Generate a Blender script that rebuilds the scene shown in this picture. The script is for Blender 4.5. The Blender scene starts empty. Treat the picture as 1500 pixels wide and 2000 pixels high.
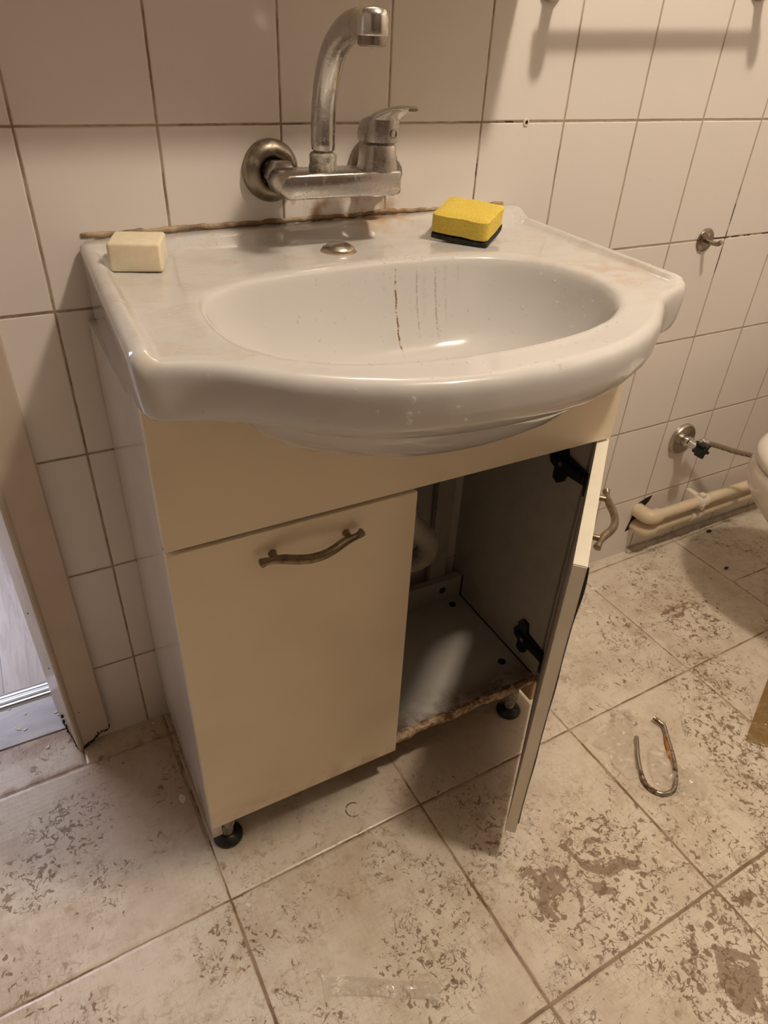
import bpy, bmesh, math, random
from mathutils import Vector, Matrix
from math import pi, sin, cos, radians

SC = bpy.context.scene
COL = SC.collection
random.seed(7)

# ------------------------------------------------------------------ camera
cd = bpy.data.cameras.new('camera'); cam = bpy.data.objects.new('camera', cd); COL.objects.link(cam)
cd.sensor_fit = 'VERTICAL'; cd.sensor_height = 36.0; cd.lens = 1356.6 / 2000 * 36
cd.clip_start = 0.02; cd.clip_end = 50
Rt, Fw, Up = (0.8802722, -0.4723990, 0.0442721), (0.4105567, 0.7116022, -0.5701452), (0.2378320, 0.5200592, 0.8203502)
cam.matrix_world = Matrix(((Rt[0], Up[0], -Fw[0], -0.05302), (Rt[1], Up[1], -Fw[1], -0.93346), (Rt[2], Up[2], -Fw[2], 1.08224), (0, 0, 0, 1)))
SC.camera = cam

# ------------------------------------------------------------------ light and exposure
SC.view_settings.view_transform = 'Standard'; SC.view_settings.look = 'None'
SC.view_settings.gamma = 1.0; SC.view_settings.use_curve_mapping = False
SC.view_settings.exposure = 0.0
world = bpy.data.worlds.new('world'); SC.world = world; world.use_nodes = True
world.node_tree.nodes['Background'].inputs[0].default_value = (0.45, 0.55, 0.9, 1)
world.node_tree.nodes['Background'].inputs[1].default_value = 0.3
LAMP = (0.80, -0.86, 2.30)
ld = bpy.data.lights.new('ceiling_bulb', 'POINT'); ld.energy = 62; ld.color = (1.0, 0.875, 0.72); ld.shadow_soft_size = 0.06
lo = bpy.data.objects.new('ceiling_bulb_light', ld); lo.location = LAMP; COL.objects.link(lo)
ad = bpy.data.lights.new('hall_window_light', 'AREA'); ad.shape = 'RECTANGLE'; ad.size = 1.3; ad.size_y = 1.2
ad.energy = 46; ad.color = (0.86, 0.85, 1.0)
ao = bpy.data.objects.new('hall_window_light', ad); ao.location = (-1.0, 2.3, 1.5); COL.objects.link(ao)
ao.rotation_euler = Vector((-0.5, 2.3, 1.1)).to_track_quat('Z', 'Y').to_euler()


# ------------------------------------------------------------------ node helper
class G:
    def __init__(s, name):
        s.m = bpy.data.materials.new(name); s.m.use_nodes = True
        s.t = s.m.node_tree; s.b = s.t.nodes['Principled BSDF']
        s.pos = s.t.nodes.new('ShaderNodeNewGeometry').outputs['Position']
        sx = s.t.nodes.new('ShaderNodeSeparateXYZ'); s.t.links.new(s.pos, sx.inputs[0])
        s.X, s.Y, s.Z = sx.outputs
    def put(s, sock, v):
        if isinstance(v, bpy.types.NodeSocket): s.t.links.new(v, sock)
        elif v is not None:
            if sock.type == 'RGBA' and len(v) == 3: v = (*v, 1)
            sock.default_value = v
    def set(s, **k):
        for a, v in k.items(): s.put(s.b.inputs[a.replace('_', ' ')], v)
        return s
    def math(s, op, a, b=None, c=None, clamp=False):
        n = s.t.nodes.new('ShaderNodeMath'); n.operation = op; n.use_clamp = clamp
        for i, v in enumerate((a, b, c)): s.put(n.inputs[i], v)
        return n.outputs[0]
    def noise(s, scale, detail=3, rough=0.5, dist=0.0, vec=None):
        n = s.t.nodes.new('ShaderNodeTexNoise')
        s.put(n.inputs['Vector'], vec if vec is not None else s.pos)
        n.inputs['Scale'].default_value = scale; n.inputs['Detail'].default_value = detail
        n.inputs['Roughness'].default_value = rough; n.inputs['Distortion'].default_value = dist
        return n.outputs[0]
    def vec(s, x, y, z):
        n = s.t.nodes.new('ShaderNodeCombineXYZ')
        for i, v in enumerate((x, y, z)): s.put(n.inputs[i], v)
        return n.outputs[0]
    def sm(s, v, lo, hi, a=0.0, b=1.0):
        n = s.t.nodes.new('ShaderNodeMapRange'); n.interpolation_type = 'SMOOTHSTEP'
        s.put(n.inputs[0], v)
        for i, q in zip((1, 2, 3, 4), (lo, hi, a, b)): s.put(n.inputs[i], q)
        return n.outputs[0]
    def mix(s, f, a, b):
        n = s.t.nodes.new('ShaderNodeMix'); n.data_type = 'RGBA'
        s.put(n.inputs['Factor'], f); s.put(n.inputs[6], a); s.put(n.inputs[7], b)
        return n.outputs[2]
    def mul(s, a, b): return s.math('MULTIPLY', a, b)
    def mx(s, a, b): return s.math('MAXIMUM', a, b)
    def blob(s, x, y, r0, r1, amp=1.0):
        dx = s.math('SUBTRACT', s.X, x); dy = s.math('SUBTRACT', s.Y, y)
        d = s.math('SQRT', s.math('ADD', s.mul(dx, dx), s.mul(dy, dy)))
        return s.sm(d, r0, r1, amp, 0.0)
    def bump(s, h, dist=0.001, strength=1.0):
        n = s.t.nodes.new('ShaderNodeBump'); n.inputs['Distance'].default_value = dist; n.inputs['Strength'].default_value = strength
        s.put(n.inputs['Height'], h); s.t.links.new(n.outputs[0], s.b.inputs['Normal']); return s


def plain(name, col, rough=0.5, metal=0.0, var=0.12, scale=30, bump=0.0, **k):
    g = G(name); n = g.noise(scale, 4, 0.6)
    d = tuple(c * (1 - var * 2) for c in col)
    g.set(Base_Color=g.mix(g.sm(n, 0.35, 0.75), col, d), Roughness=g.sm(n, 0.2, 0.8, rough, min(1, rough + 0.12)), Metallic=metal, **k)
    if bump: g.bump(n, bump)
    return g.m


# ---- wall tiles: 15 x 20 cm cream glazed
TW, TH, Z0 = 0.153, 0.20245, 0.9792
def tile_material(name, horizontal='X'):
    g = G(name); H = g.X if horizontal == 'X' else g.Y
    wob = g.mul(g.math('SUBTRACT', g.noise(40, 2), 0.5), 0.0012)
    dx = g.math('PINGPONG', g.math('ADD', g.math('ADD', H, wob), 30 * TW), TW / 2)
    dz = g.math('PINGPONG', g.math('ADD', g.math('ADD', g.Z, wob), 30 * TH - Z0), TH / 2)
    d = g.math('MINIMUM', dx, dz)
    tile = g.sm(d, 0.0010, 0.0018)
    cell = g.vec(g.math('FLOOR', g.math('DIVIDE', H, TW)), 0.0, g.math('FLOOR', g.math('DIVIDE', g.math('SUBTRACT', g.Z, Z0), TH)))
    cv = g.noise(3.7, 0, vec=cell)
    smear = g.noise(9, 5, 0.65)
    body = g.mix(g.sm(smear, 0.5, 0.8, 0, 0.3), (0.80, 0.745, 0.70), (0.745, 0.675, 0.60))
    body = g.mix(g.mul(cv, 0.22), body, (0.70, 0.64, 0.57))
    speck = g.mul(g.sm(g.noise(120, 2), 0.76, 0.80), g.sm(g.noise(6, 2), 0.5, 0.7))
    body = g.mix(speck, body, (0.22, 0.15, 0.09))
    if horizontal == 'X':
        # rust and limescale bleeding from the seam behind the tap and from the grout near the hook
        near = g.mul(g.sm(g.Z, 0.868, 0.905, 1, 0), g.sm(g.X, 0.30, 0.36))
        near = g.mul(near, g.sm(g.X, 0.44, 0.50, 1, 0))
        body = g.mix(g.mul(near, g.sm(g.noise(38, 4), 0.45, 0.66)), body, (0.42, 0.22, 0.07))
    gn = g.noise(14, 4, 0.7)
    grout = g.mix(g.sm(gn, 0.4, 0.62), (0.44, 0.34, 0.24), (0.24, 0.165, 0.10))
    grout = g.mix(g.sm(g.X, 0.6, 1.0, 0.0, 0.45), grout, (0.58, 0.48, 0.37))
    gn2 = g.sm(g.noise(7, 3), 0.66, 0.70)
    if horizontal == 'X':
        def spot(x, z, rx, rz):
            a_ = g.math('DIVIDE', g.math('SUBTRACT', g.X, x), rx); b_ = g.math('DIVIDE', g.math('SUBTRACT', g.Z, z), rz)
            return g.sm(g.math('ADD', g.mul(a_, a_), g.mul(b_, b_)), 0.6, 1.2, 1, 0)
        blk = g.mx(g.mx(spot(1.225, 0.785, 0.012, 0.085), spot(1.29, 0.777, 0.11, 0.012)), g.mx(spot(0.612, 0.925, 0.01, 0.017), spot(0.655, 0.979, 0.02, 0.008)))
        grout = g.mix(g.mul(blk, g.sm(g.noise(60, 3), 0.40, 0.50)), grout, (0.045, 0.022, 0.012))
    grout = g.mix(g.mul(gn2, g.sm(g.X, 0.55, 0.6)), grout, (0.06, 0.035, 0.02))
    g.set(Base_Color=g.mix(tile, grout, body), Roughness=g.sm(tile, 0, 1, 0.85, 0.16))
    g.b.inputs['Specular IOR Level'].default_value = 0.5
    g.bump(g.math('ADD', g.sm(d, 0.0008, 0.003), g.mul(g.noise(5, 2), 0.5)), 0.0012, 0.8)
    return g.m


M = {}
M['tile'] = tile_material('glazed_wall_tile')
M['tile_side'] = tile_material('glazed_wall_tile_side', 'Y')
M['ceiling'] = plain('ceiling_paint', (0.45, 0.40, 0.35), 0.8)
M['dark_front'] = plain('dark_front_wall', (0.12, 0.085, 0.06), 0.6)  # unseen front wall, its dark tone made up to cut bounce light
M['taupe'] = plain('taupe_wall_paint', (0.36, 0.315, 0.275), 0.7)
M['paint'] = plain('hall_paint', (0.78, 0.76, 0.72), 0.8)

# ---- floor tiles 33.5 cm, embossed fine mosaic, muddy
def floor_material():
    g = G('dirty_floor_tile')
    FX, FY, FW, FH, A = 0.03441, -0.38576, 0.33481, 0.33694, 0.0193
    X0 = g.math('SUBTRACT', g.X, FX); Y0 = g.math('SUBTRACT', g.Y, FY)
    U = g.math('ADD', X0, g.mul(Y0, A)); V = g.math('SUBTRACT', Y0, g.mul(X0, A))
    wob = g.mul(g.math('SUBTRACT', g.noise(30, 3), 0.5), 0.003)
    du = g.math('PINGPONG', g.math('ADD', g.math('ADD', U, wob), 20 * FW), FW / 2)
    dv = g.math('PINGPONG', g.math('ADD', g.math('ADD', V, wob), 20 * FH), FH / 2)
    d = g.math('MINIMUM', du, dv)
    # a joint in the cut row at the wall and one under the toilet
    j1 = g.mx(g.math('ABSOLUTE', g.math('ADD', g.X, 0.118)), g.sm(g.Y, -0.052, -0.048, 1, 0))
    j2 = g.mx(g.math('ABSOLUTE', g.math('ADD', g.Y, 0.208)), g.sm(g.X, 1.370, 1.374, 1, 0))
    d = g.math('MINIMUM', d, g.math('MINIMUM', j1, j2))
    gw = g.mul(g.math('SUBTRACT', g.noise(4, 2), 0.5), 0.0030)
    gw = g.math('ADD', gw, g.sm(g.Y, -0.55, -0.25, 0.0006, -0.0004))
    tile = g.sm(g.math('SUBTRACT', d, gw), 0.0010, 0.0026)
    uv = g.vec(U, V, 0.0)
    dist = g.vec(g.math('ADD', U, g.mul(g.noise(70, 2), 0.006)), g.math('ADD', V, g.mul(g.noise(63, 2), 0.006)), 0.0)
    # fine mosaic relief
    mu = g.math('PINGPONG', g.math('ADD', U, g.mul(g.noise(45, 1), 0.006)), 0.0048)
    mv = g.math('PINGPONG', g.math('ADD', V, g.mul(g.noise(52, 1), 0.006)), 0.0048)
    mos = g.sm(g.math('MINIMUM', mu, mv), 0.0002, 0.0010)
    # density of dirt: footprints
    dens = g.sm(g.noise(5.5, 4, 0.65, 0.8), 0.40, 0.60, 0.12, 0.62)
    for (x, y, r, a) in ((0.98, -0.22, .10, .7), (1.17, -0.26, .12, .95), (1.05, -0.40, .14, .8), (0.98, -0.52, .12, .95),
                         (0.93, -0.62, .10, .9), (0.60, -0.60, .13, 1.0), (0.48, -0.60, .10, .95), (0.55, -0.70, .10, .9),
                         (0.33, -0.55, .10, .7), (0.25, -0.60, .12, .75), (-0.16, -0.16, .09, .95), (-0.23, -0.22, .08, .8),
                         (-0.12, -0.28, .08, .6), (0.02, -0.45, .07, .8), (0.62, -0.80, .12, 1.0), (0.72, -0.76, .12, .95),
                         (0.45, -0.50, .05, .8), (0.16, -0.46, .05, .4), (-0.05, -0.25, .05, .5), (0.85, -0.75, .12, .9),
                         (0.70, -0.56, .07, .5)):
        dens = g.mx(dens, g.blob(x, y, r * 0.35, r * 1.15, a))
    for (x, y, r) in ((0.55, -0.20, .18), (0.88, -0.16, .07), (0.20, -0.22, .17), (0.90, -0.40, .05), (0.72, -0.42, .04), (0.36, -0.66, .035)):
        dens = g.mul(dens, g.blob(x, y, r * 0.6, r * 1.3, -1.0) if False else g.math('SUBTRACT', 1.0, g.blob(x, y, r * 0.6, r * 1.3, 0.85)))
    rid = g.math('ABSOLUTE', g.math('SUBTRACT', g.noise(34, 3, 0.55, 1.2, vec=uv), 0.5))
    brk = g.noise(26, 3, 0.6, vec=uv)
    thin = g.mul(g.sm(rid, 0.012, 0.030, 1, 0), g.sm(brk, 0.52, 0.58))
    rid2 = g.math('ABSOLUTE', g.math('SUBTRACT', g.noise(62, 3, 0.6, 1.6, vec=uv), 0.5))
    thin2 = g.mul(g.sm(rid2, 0.012, 0.034, 1, 0), g.sm(g.noise(24, 4, 0.65), 0.53, 0.60))
    squig = g.mul(g.mx(thin, thin2), g.sm(dens, 0.2, 0.75))
    sp = g.noise(85, 3, 0.6, 0.6, vec=uv)
    thr = g.sm(dens, 0.0, 1.0, 0.72, 0.552)
    specks = g.math('GREATER_THAN', sp, thr)
    specks = g.sm(g.math('SUBTRACT', sp, thr), 0.0, 0.03)
    pt = g.noise(13, 5, 0.62, 1.4, vec=uv)
    pb = g.mx(g.mx(g.blob(0.46, -0.59, .03, .10), g.blob(0.57, -0.62, .03, .10)), g.mx(g.blob(0.66, -0.80, .04, .12), g.blob(-0.26, -0.20, .02, .06)))
    pthr = g.math('SUBTRACT', g.sm(dens, 0.5, 1.0, 0.80, 0.57), g.mul(pb, 0.065))
    patch = g.sm(g.math('ADD', g.math('SUBTRACT', pt, pthr), g.mul(g.math('SUBTRACT', g.noise(90, 3), 0.5), 0.12)), 0.0, 0.02)
    filth = g.sm(g.noise(8, 4, 0.6, vec=uv), 0.42, 0.66)
    base = g.mix(filth, (0.74, 0.665, 0.555), (0.64, 0.555, 0.445))
    base = g.mix(g.sm(g.noise(22, 5, 0.7), 0.5, 0.7, 0, 0.45), base, (0.56, 0.455, 0.34))
    mott = g.noise(55, 7, 0.78, 0.5)
    base = g.mix(g.mul(g.sm(mott, 0.50, 0.64), g.sm(g.noise(7, 3, 0.6), 0.40, 0.62, 0.15, 0.75)), base, (0.40, 0.29, 0.185))
    base = g.mix(g.mul(g.sm(mos, 0, 1, 0.22, 0.0), g.mul(g.sm(g.noise(17, 3), 0.4, 0.6), g.sm(dens, 0, 0.6, 0.35, 1))), base, (0.33, 0.22, 0.12))
    brn = g.mx(g.blob(-0.02, -0.13, .06, .21, 0.75), g.blob(0.45, -0.20, .10, .28, 0.5))  # brown filth, with basin and cabinet shade put into the colour
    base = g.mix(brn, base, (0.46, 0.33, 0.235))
    rustn = g.mul(g.sm(g.noise(6, 3), 0.55, 0.72), g.sm(g.X, -0.3, 0.35, 1, 0.1))
    base = g.mix(g.mul(rustn, 0.45), base, (0.44, 0.25, 0.13))
    base = g.mix(g.mul(g.sm(pt, 0.5, 0.66), g.mul(dens, 0.5)), base, (0.40, 0.28, 0.17))
    base = g.mix(g.mul(patch, 0.78), base, (0.25, 0.175, 0.115))
    base = g.mix(g.mul(squig, 0.85), base, (0.17, 0.105, 0.055))
    base = g.mix(g.mul(specks, 0.8), base, (0.19, 0.115, 0.055))
    # rust along the cut row and the sill
    edge = g.mul(g.mul(g.sm(g.math('ABSOLUTE', g.math('ADD', g.Y, 0.047)), 0.0, 0.012, 1, 0), g.sm(g.noise(24, 4), 0.42, 0.6)), g.sm(g.X, 0.05, 0.2, 1, 0))
    sill = g.mul(g.mul(g.sm(g.Y, -0.01, 0.04), g.sm(g.X, -0.10, -0.13)), g.sm(g.noise(14, 3), 0.3, 0.55, .4, 1))
    base = g.mix(g.mul(g.mx(edge, sill), 0.7), base, (0.28, 0.13, 0.055))
    # old ring mark of a cabinet foot
    rx = g.math('SUBTRACT', g.X, 0.263); ry = g.math('ADD', g.Y, 0.336)
    rr = g.math('SQRT', g.math('ADD', g.mul(rx, rx), g.mul(ry, ry)))
    ring = g.mul(g.sm(g.math('ABSOLUTE', g.math('SUBTRACT', rr, 0.0125)), 0.0006, 0.0016, 1, 0), g.sm(g.noise(60, 2), 0.40, 0.5))
    base = g.mix(ring, base, (0.10, 0.07, 0.05))
    grout = g.mix(g.sm(g.noise(20, 5, 0.7), 0.40, 0.62), (0.46, 0.34, 0.23), (0.20, 0.115, 0.05))
    grout = g.mix(g.sm(g.math('ADD', g.Y, g.mul(g.X, 0.2)), -0.2, -0.6, 0.0, 0.5), grout, (0.17, 0.10, 0.05))
    g.set(Base_Color=g.mix(tile, grout, base), Roughness=g.sm(g.noise(12, 3), 0.3, 0.7, 0.22, 0.5))
    g.bump(g.math('ADD', g.sm(d, 0.001, 0.006), g.math('ADD', g.mul(mos, 0.05), g.mul(g.noise(50, 3), 0.18))), 0.0015, 0.7)
    return g.m
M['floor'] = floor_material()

# ---- laminate
def laminate(name, col, rough, grime=True):
    g = G(name)
    n = g.noise(6, 3); c = g.mix(g.sm(n, 0.4, 0.7), col, tuple(q * 0.93 for q in col))
    c = g.mix(g.mul(g.sm(g.noise(140, 1), 0.80, 0.83), 0.8), c, (0.2, 0.12, 0.06))
    if grime:
        low = g.mul(g.sm(g.Z, 0.06, 0.13, 1, 0), g.sm(g.noise(22, 4), 0.42, 0.62))
        c = g.mix(g.mul(low, 0.55), c, (0.40, 0.27, 0.15))
    g.set(Base_Color=c, Roughness=rough); g.bump(g.noise(14, 1), 0.0006, 0.4)
    return g.m
M['cream'] = laminate('cream_gloss_laminate', (0.88, 0.76, 0.56), 0.24)
M['side'] = laminate('white_side_laminate', (0.74, 0.70, 0.66), 0.14)
M['inner'] = plain('grey_melamine', (0.52, 0.48, 0.42), 0.5, var=0.05)
M['edge'] = plain('cream_edge_band', (0.86, 0.80, 0.66), 0.4, var=0.03)
M['darkglue'] = plain('dark_seam', (0.03, 0.03, 0.035), 0.6)
def shelf_mat():
    g = G('stained_shelf_melamine')
    n = g.noise(16, 5, 0.65); f = g.mul(g.sm(g.Y, -0.225, -0.298), g.sm(n, 0.35, 0.6))
    c = g.mix(g.mul(f, 0.9), (0.56, 0.52, 0.46), (0.16, 0.09, 0.045))
    c = g.mix(g.sm(g.noise(9, 3), 0.5, 0.8, 0, 0.3), c, (0.4, 0.33, 0.26))
    g.set(Base_Color=c, Roughness=0.45); return g.m
M['shelf'] = shelf_mat()
def chip_mat():
    g = G('swollen_chipboard_edge')
    n = g.noise(60, 5, 0.7)
    g.set(Base_Color=g.mix(g.sm(n, 0.38, 0.62), (0.66, 0.50, 0.33), (0.22, 0.11, 0.05)), Roughness=0.8)
    g.bump(n, 0.003, 1.0); return g.m
M['chipboard'] = chip_mat()
M['rawwood'] = plain('raw_chipboard', (0.68, 0.47, 0.26), 0.7, var=0.1, scale=60)
M['brass'] = plain('aged_brass', (0.30, 0.235, 0.155), 0.34, 0.85, var=0.25, scale=90)
M['black'] = plain('black_plastic', (0.012, 0.012, 0.014), 0.35)

# ---- ceramic
def ceramic():
    g = G('white_ceramic_basin')
    c = (0.62, 0.60, 0.58)
    top = g.sm(g.Z, 0.838, 0.848)
    st = g.vec(g.mul(g.X, 0.35), g.Y, g.Z)
    s1 = g.mul(g.sm(g.noise(34, 6, 0.72, 0.3, vec=g.vec(g.mul(g.X, 0.6), g.Y, 0.0)), 0.44, 0.72), top)
    out = g.mx(g.mx(g.sm(g.X, 0.20, 0.10), g.sm(g.X, 0.50, 0.60)), g.sm(g.Y, -0.20, -0.12))
    col = g.mix(g.mul(g.mul(s1, out), 0.6), c, (0.52, 0.42, 0.32))
    pk = g.mul(g.mul(g.blob(0.62, -0.30, 0.02, 0.075, 1.0), g.sm(g.noise(45, 4), 0.42, 0.62)), top)
    col = g.mix(g.mul(pk, 0.5), col, (0.56, 0.37, 0.26))
    rust = g.mul(g.sm(g.Y, -0.075, -0.02), g.mul(g.sm(g.X, 0.38, 0.43), g.sm(g.X, 0.46, 0.51, 1, 0)))
    col = g.mix(g.mul(rust, g.sm(g.noise(30, 3), 0.35, 0.6, 0.1, 0.75)), col, (0.50, 0.29, 0.11))
    # brown runs down the back wall of the bowl
    inb = g.mul(g.sm(g.Z, 0.843, 0.838), g.mul(g.sm(g.Y, -0.30, -0.26), g.sm(g.Z, 0.738, 0.748)))
    wig = g.mul(g.math('SUBTRACT', g.noise(42, 4, 0.6, vec=g.vec(g.mul(g.X, 0.25), 0.0, g.Z)), 0.5), 0.009)
    def run(x, w, a, zlo=0.7):
        dd = g.math('ABSOLUTE', g.math('SUBTRACT', g.math('ADD', g.X, wig), x))
        k = g.mul(g.sm(dd, w * 0.5, w, a, 0), g.sm(g.noise(90, 3, 0.7, vec=g.vec(x * 9, 0.0, g.Z)), 0.42, 0.56, 0.12, 1))
        return g.mul(g.mul(k, inb), g.sm(g.Z, zlo, zlo + 0.02))
    runs = run(0.382, 0.0016, 1.0)
    for x, w, a, z in ((0.4115, .0016, .38, .752), (0.422, .004, .10, .765), (0.4385, .0018, .45, .748), (0.4525, .0022, .16, .765), (0.470, .0018, .10, .80)):
        runs = g.mx(runs, run(x, w, a, z))
    col = g.mix(runs, col, (0.24, 0.13, 0.045))
    yb = g.mul(g.sm(g.Z, 0.745, 0.715), g.mul(g.sm(g.noise(14, 4), 0.35, 0.6), g.sm(g.Y, -0.45, -0.40)))
    col = g.mix(g.mul(g.mul(yb, g.sm(g.Y, -0.45, -0.43)), 0.35), col, (0.62, 0.52, 0.36))
    sp = g.mul(g.sm(g.noise(170, 1), 0.83, 0.85), g.sm(g.noise(9, 1), 0.45, 0.5))
    col = g.mix(sp, col, (0.16, 0.08, 0.05))
    g.set(Base_Color=col, Roughness=g.sm(g.mul(s1, out), 0, 1, 0.10, 0.30), Coat_Weight=0.3, Coat_Roughness=0.05)
    g.bump(g.noise(10, 1), 0.0006, 0.3)
    return g.m
M['ceramic'] = ceramic()
M['ceramic2'] = plain('toilet_ceramic', (0.78, 0.72, 0.64), 0.12, var=0.03)
M['soap'] = plain('soap', (0.86, 0.76, 0.56), 0.5, var=0.04, scale=60, bump=0.0008, Subsurface_Weight=0.15)
M['silicone'] = None
def silicone():
    g = G('dirty_silicone'); n = g.noise(24, 5, 0.7)
    c = g.mix(g.sm(n, 0.42, 0.60), (0.42, 0.31, 0.20), (0.20, 0.12, 0.06))
    mid = g.mul(g.sm(g.X, 0.30, 0.38), g.sm(g.X, 0.46, 0.52, 1, 0))
    c = g.mix(g.mul(mid, g.sm(g.noise(30, 3), 0.4, 0.6)), c, (0.30, 0.14, 0.04))
    g.set(Base_Color=c, Roughness=0.5); g.bump(n, 0.003, 1); return g.m
M['silicone'] = silicone()
M['caulk'] = plain('floor_caulk', (0.60, 0.53, 0.42), 0.7, var=0.15, scale=40, bump=0.002)

def chrome(name, col=(0.56, 0.53, 0.50), rough=0.18, dirt=0.5, scale=70):
    g = G(name)
    n = g.noise(scale, 6, 0.75); n2 = g.noise(18, 4, 0.6)
    f = g.sm(n, 0.50, 0.66, 0, dirt)
    pit = g.sm(g.noise(260, 2), 0.70, 0.74)
    c = g.mix(f, col, (0.36, 0.30, 0.23)); c = g.mix(g.mul(pit, dirt), c, (0.07, 0.05, 0.03))
    g.set(Base_Color=c, Metallic=g.sm(g.mx(f, g.mul(pit, dirt)), 0, 1, 1.0, 0.45), Roughness=g.math('ADD', g.sm(n2, 0.35, 0.7, rough, rough + 0.14), g.mul(f, 0.3)))
    g.bump(n, 0.0006, 0.5); return g.m
M['chrome'] = chrome('limescaled_chrome')
M['chrome_clean'] = chrome('polished_chrome', (0.72, 0.70, 0.67), 0.06, 0.15)
M['rosette'] = chrome('tarnished_rosette', (0.31, 0.26, 0.205), 0.24, 0.75, 60)
M['steel'] = chrome('brushed_steel', (0.50, 0.45, 0.38), 0.26, 0.3, 110)
M['lime'] = plain('limescale_crust', (0.44, 0.40, 0.32), 0.7, 0.2, var=0.35, scale=160, bump=0.002)
def braid():
    g = G('braided_steel_hose')
    w = g.t.nodes.new('ShaderNodeTexWave'); g.put(w.inputs['Vector'], g.pos); w.inputs['Scale'].default_value = 140; w.inputs['Distortion'].default_value = 1.0
    w.bands_direction = 'DIAGONAL'
    g.set(Base_Color=g.mix(w.outputs[1], (0.20, 0.15, 0.10), (0.50, 0.42, 0.33)), Metallic=0.6, Roughness=0.4); g.bump(w.outputs[1], 0.001, 1); return g.m
M['braid'] = braid()
M['pvc'] = plain('aged_pvc_pipe', (0.72, 0.60, 0.42), 0.32, var=0.05)
M['pvc_white'] = plain('white_pvc_clip', (0.78, 0.70, 0.58), 0.35, var=0.03)
M['corr'] = plain('corrugated_drain_plastic', (0.62, 0.56, 0.48), 0.5, var=0.05)
M['frame'] = plain('door_frame_paint', (0.60, 0.50, 0.40), 0.33, var=0.04, scale=12, bump=0.0006)
M['debris'] = plain('dark_debris', (0.05, 0.035, 0.02), 0.8)
M['chip'] = plain('paint_flake', (0.80, 0.74, 0.63), 0.5, var=0.03)
M['hole'] = plain('dark_hole', (0.02, 0.014, 0.01), 0.9)
def marble():
    g = G('grey_marble_sill'); n = g.noise(9, 5, 0.6, 1.0, vec=g.vec(g.X, g.mul(g.Y, 2.5), 0.0))
    g.set(Base_Color=g.mix(g.sm(n, 0.35, 0.7), (0.42, 0.42, 0.46), (0.60, 0.58, 0.60)), Roughness=0.25); return g.m
M['marble'] = marble()
def alu():
    g = G('ribbed_aluminium_strip'); s = g.math('PINGPONG', g.Y, 0.0028)
    g.set(Base_Color=(0.62, 0.64, 0.68), Metallic=1.0, Roughness=0.3); g.bump(s, 0.4, 1.0); return g.m
M['alu'] = alu()
def wood():
    g = G('grey_oak_laminate'); a = g.vec(g.mul(g.X, 9.0), g.mul(g.Y, 0.8), 0.0)
    gr = g.noise(9, 6, 0.65, 0.8, vec=a)
    c = g.mix(g.sm(gr, 0.36, 0.64), (0.50, 0.44, 0.39), (0.36, 0.29, 0.24))
    seam = g.sm(g.math('PINGPONG', g.math('ADD', g.X, 0.232 + 1.96), 0.098), 0.0006, 0.0016)
    c = g.mix(seam, (0.1, 0.08, 0.07), c)
    g.set(Base_Color=c, Roughness=0.28); return g.m
M['hallwood'] = wood()
def sponge(name, c1, c2, sc):
    g = G(name); n = g.noise(sc, 3, 0.6)
    g.set(Base_Color=g.mix(g.sm(n, 0.45, 0.65), c1, c2), Roughness=0.9); g.bump(n, 0.002, 1.0); return g.m
M['sponge'] = sponge('yellow_foam', (0.86, 0.66, 0.12), (0.76, 0.55, 0.07), 520)
M['scour'] = sponge('dark_scouring_pad', (0.035, 0.04, 0.03), (0.01, 0.012, 0.01), 300)
def film(name, col, rough=0.13, alpha=0.26):
    g = G(name); n = g.noise(60, 4)
    g.set(Base_Color=col, Roughness=rough, Alpha=alpha, Specular_IOR_Level=0.9, Coat_Weight=0.6, Coat_Roughness=0.04)
    g.bump(n, 0.006, 1.0); return g.m
M['film'] = film('clear_plastic_film', (0.84, 0.75, 0.62), alpha=0.20)
M['film_brown'] = film('brownish_plastic_film', (0.36, 0.22, 0.07), 0.12, 0.55)
g = G('water'); g.set(Base_Color=(0.9, 0.86, 0.8), Roughness=0.03, Alpha=0.22, Coat_Weight=1.0, Coat_Roughness=0.02); M['water'] = g.m
g = G('bent_tube_metal'); n = g.noise(90, 5, 0.7)
rz = g.mul(g.sm(n, 0.42, 0.58), g.sm(g.noise(14, 2), 0.44, 0.52))
g.set(Base_Color=g.mix(rz, (0.47, 0.42, 0.35), (0.12, 0.05, 0.025)), Metallic=g.sm(rz, 0, 1, 0.95, 0.2), Roughness=g.sm(rz, 0, 1, 0.25, 0.7)); M['bent'] = g.m
M['rust'] = plain('orange_rust_stain', (0.50, 0.20, 0.035), 0.7, var=0.2, scale=120)


# ------------------------------------------------------------------ geometry helpers
def obj(name, bm, mat, parent=None, smooth=None, label=None):
    me = bpy.data.meshes.new(name)
    bmesh.ops.recalc_face_normals(bm, faces=bm.faces)
    bm.to_mesh(me); bm.free()
    o = bpy.data.objects.new(name, me); COL.objects.link(o)
    if isinstance(mat, str): mat = M[mat]
    me.materials.append(mat)
    if parent: o.parent = parent; o.matrix_parent_inverse = parent.matrix_world.inverted()
    if smooth is not None:
        for p in me.polygons: p.use_smooth = True
        if smooth < 180: me.set_sharp_from_angle(angle=radians(smooth))
    if label: o['label'] = label
    return o

def thing(name, label, cat, loc=(0, 0, 0), group=None):
    o = bpy.data.objects.new(name, None); COL.objects.link(o); o.location = loc; o.empty_display_size = 0.05
    o.matrix_world = Matrix.Translation(loc)
    o['label'] = label; o['category'] = cat
    if group: o['group'] = group
    return o

def tag(o, label, cat, group=None, kind=None):
    o['label'] = label; o['category'] = cat
    if group: o['group'] = group
    if kind: o['kind'] = kind
    return o

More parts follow.
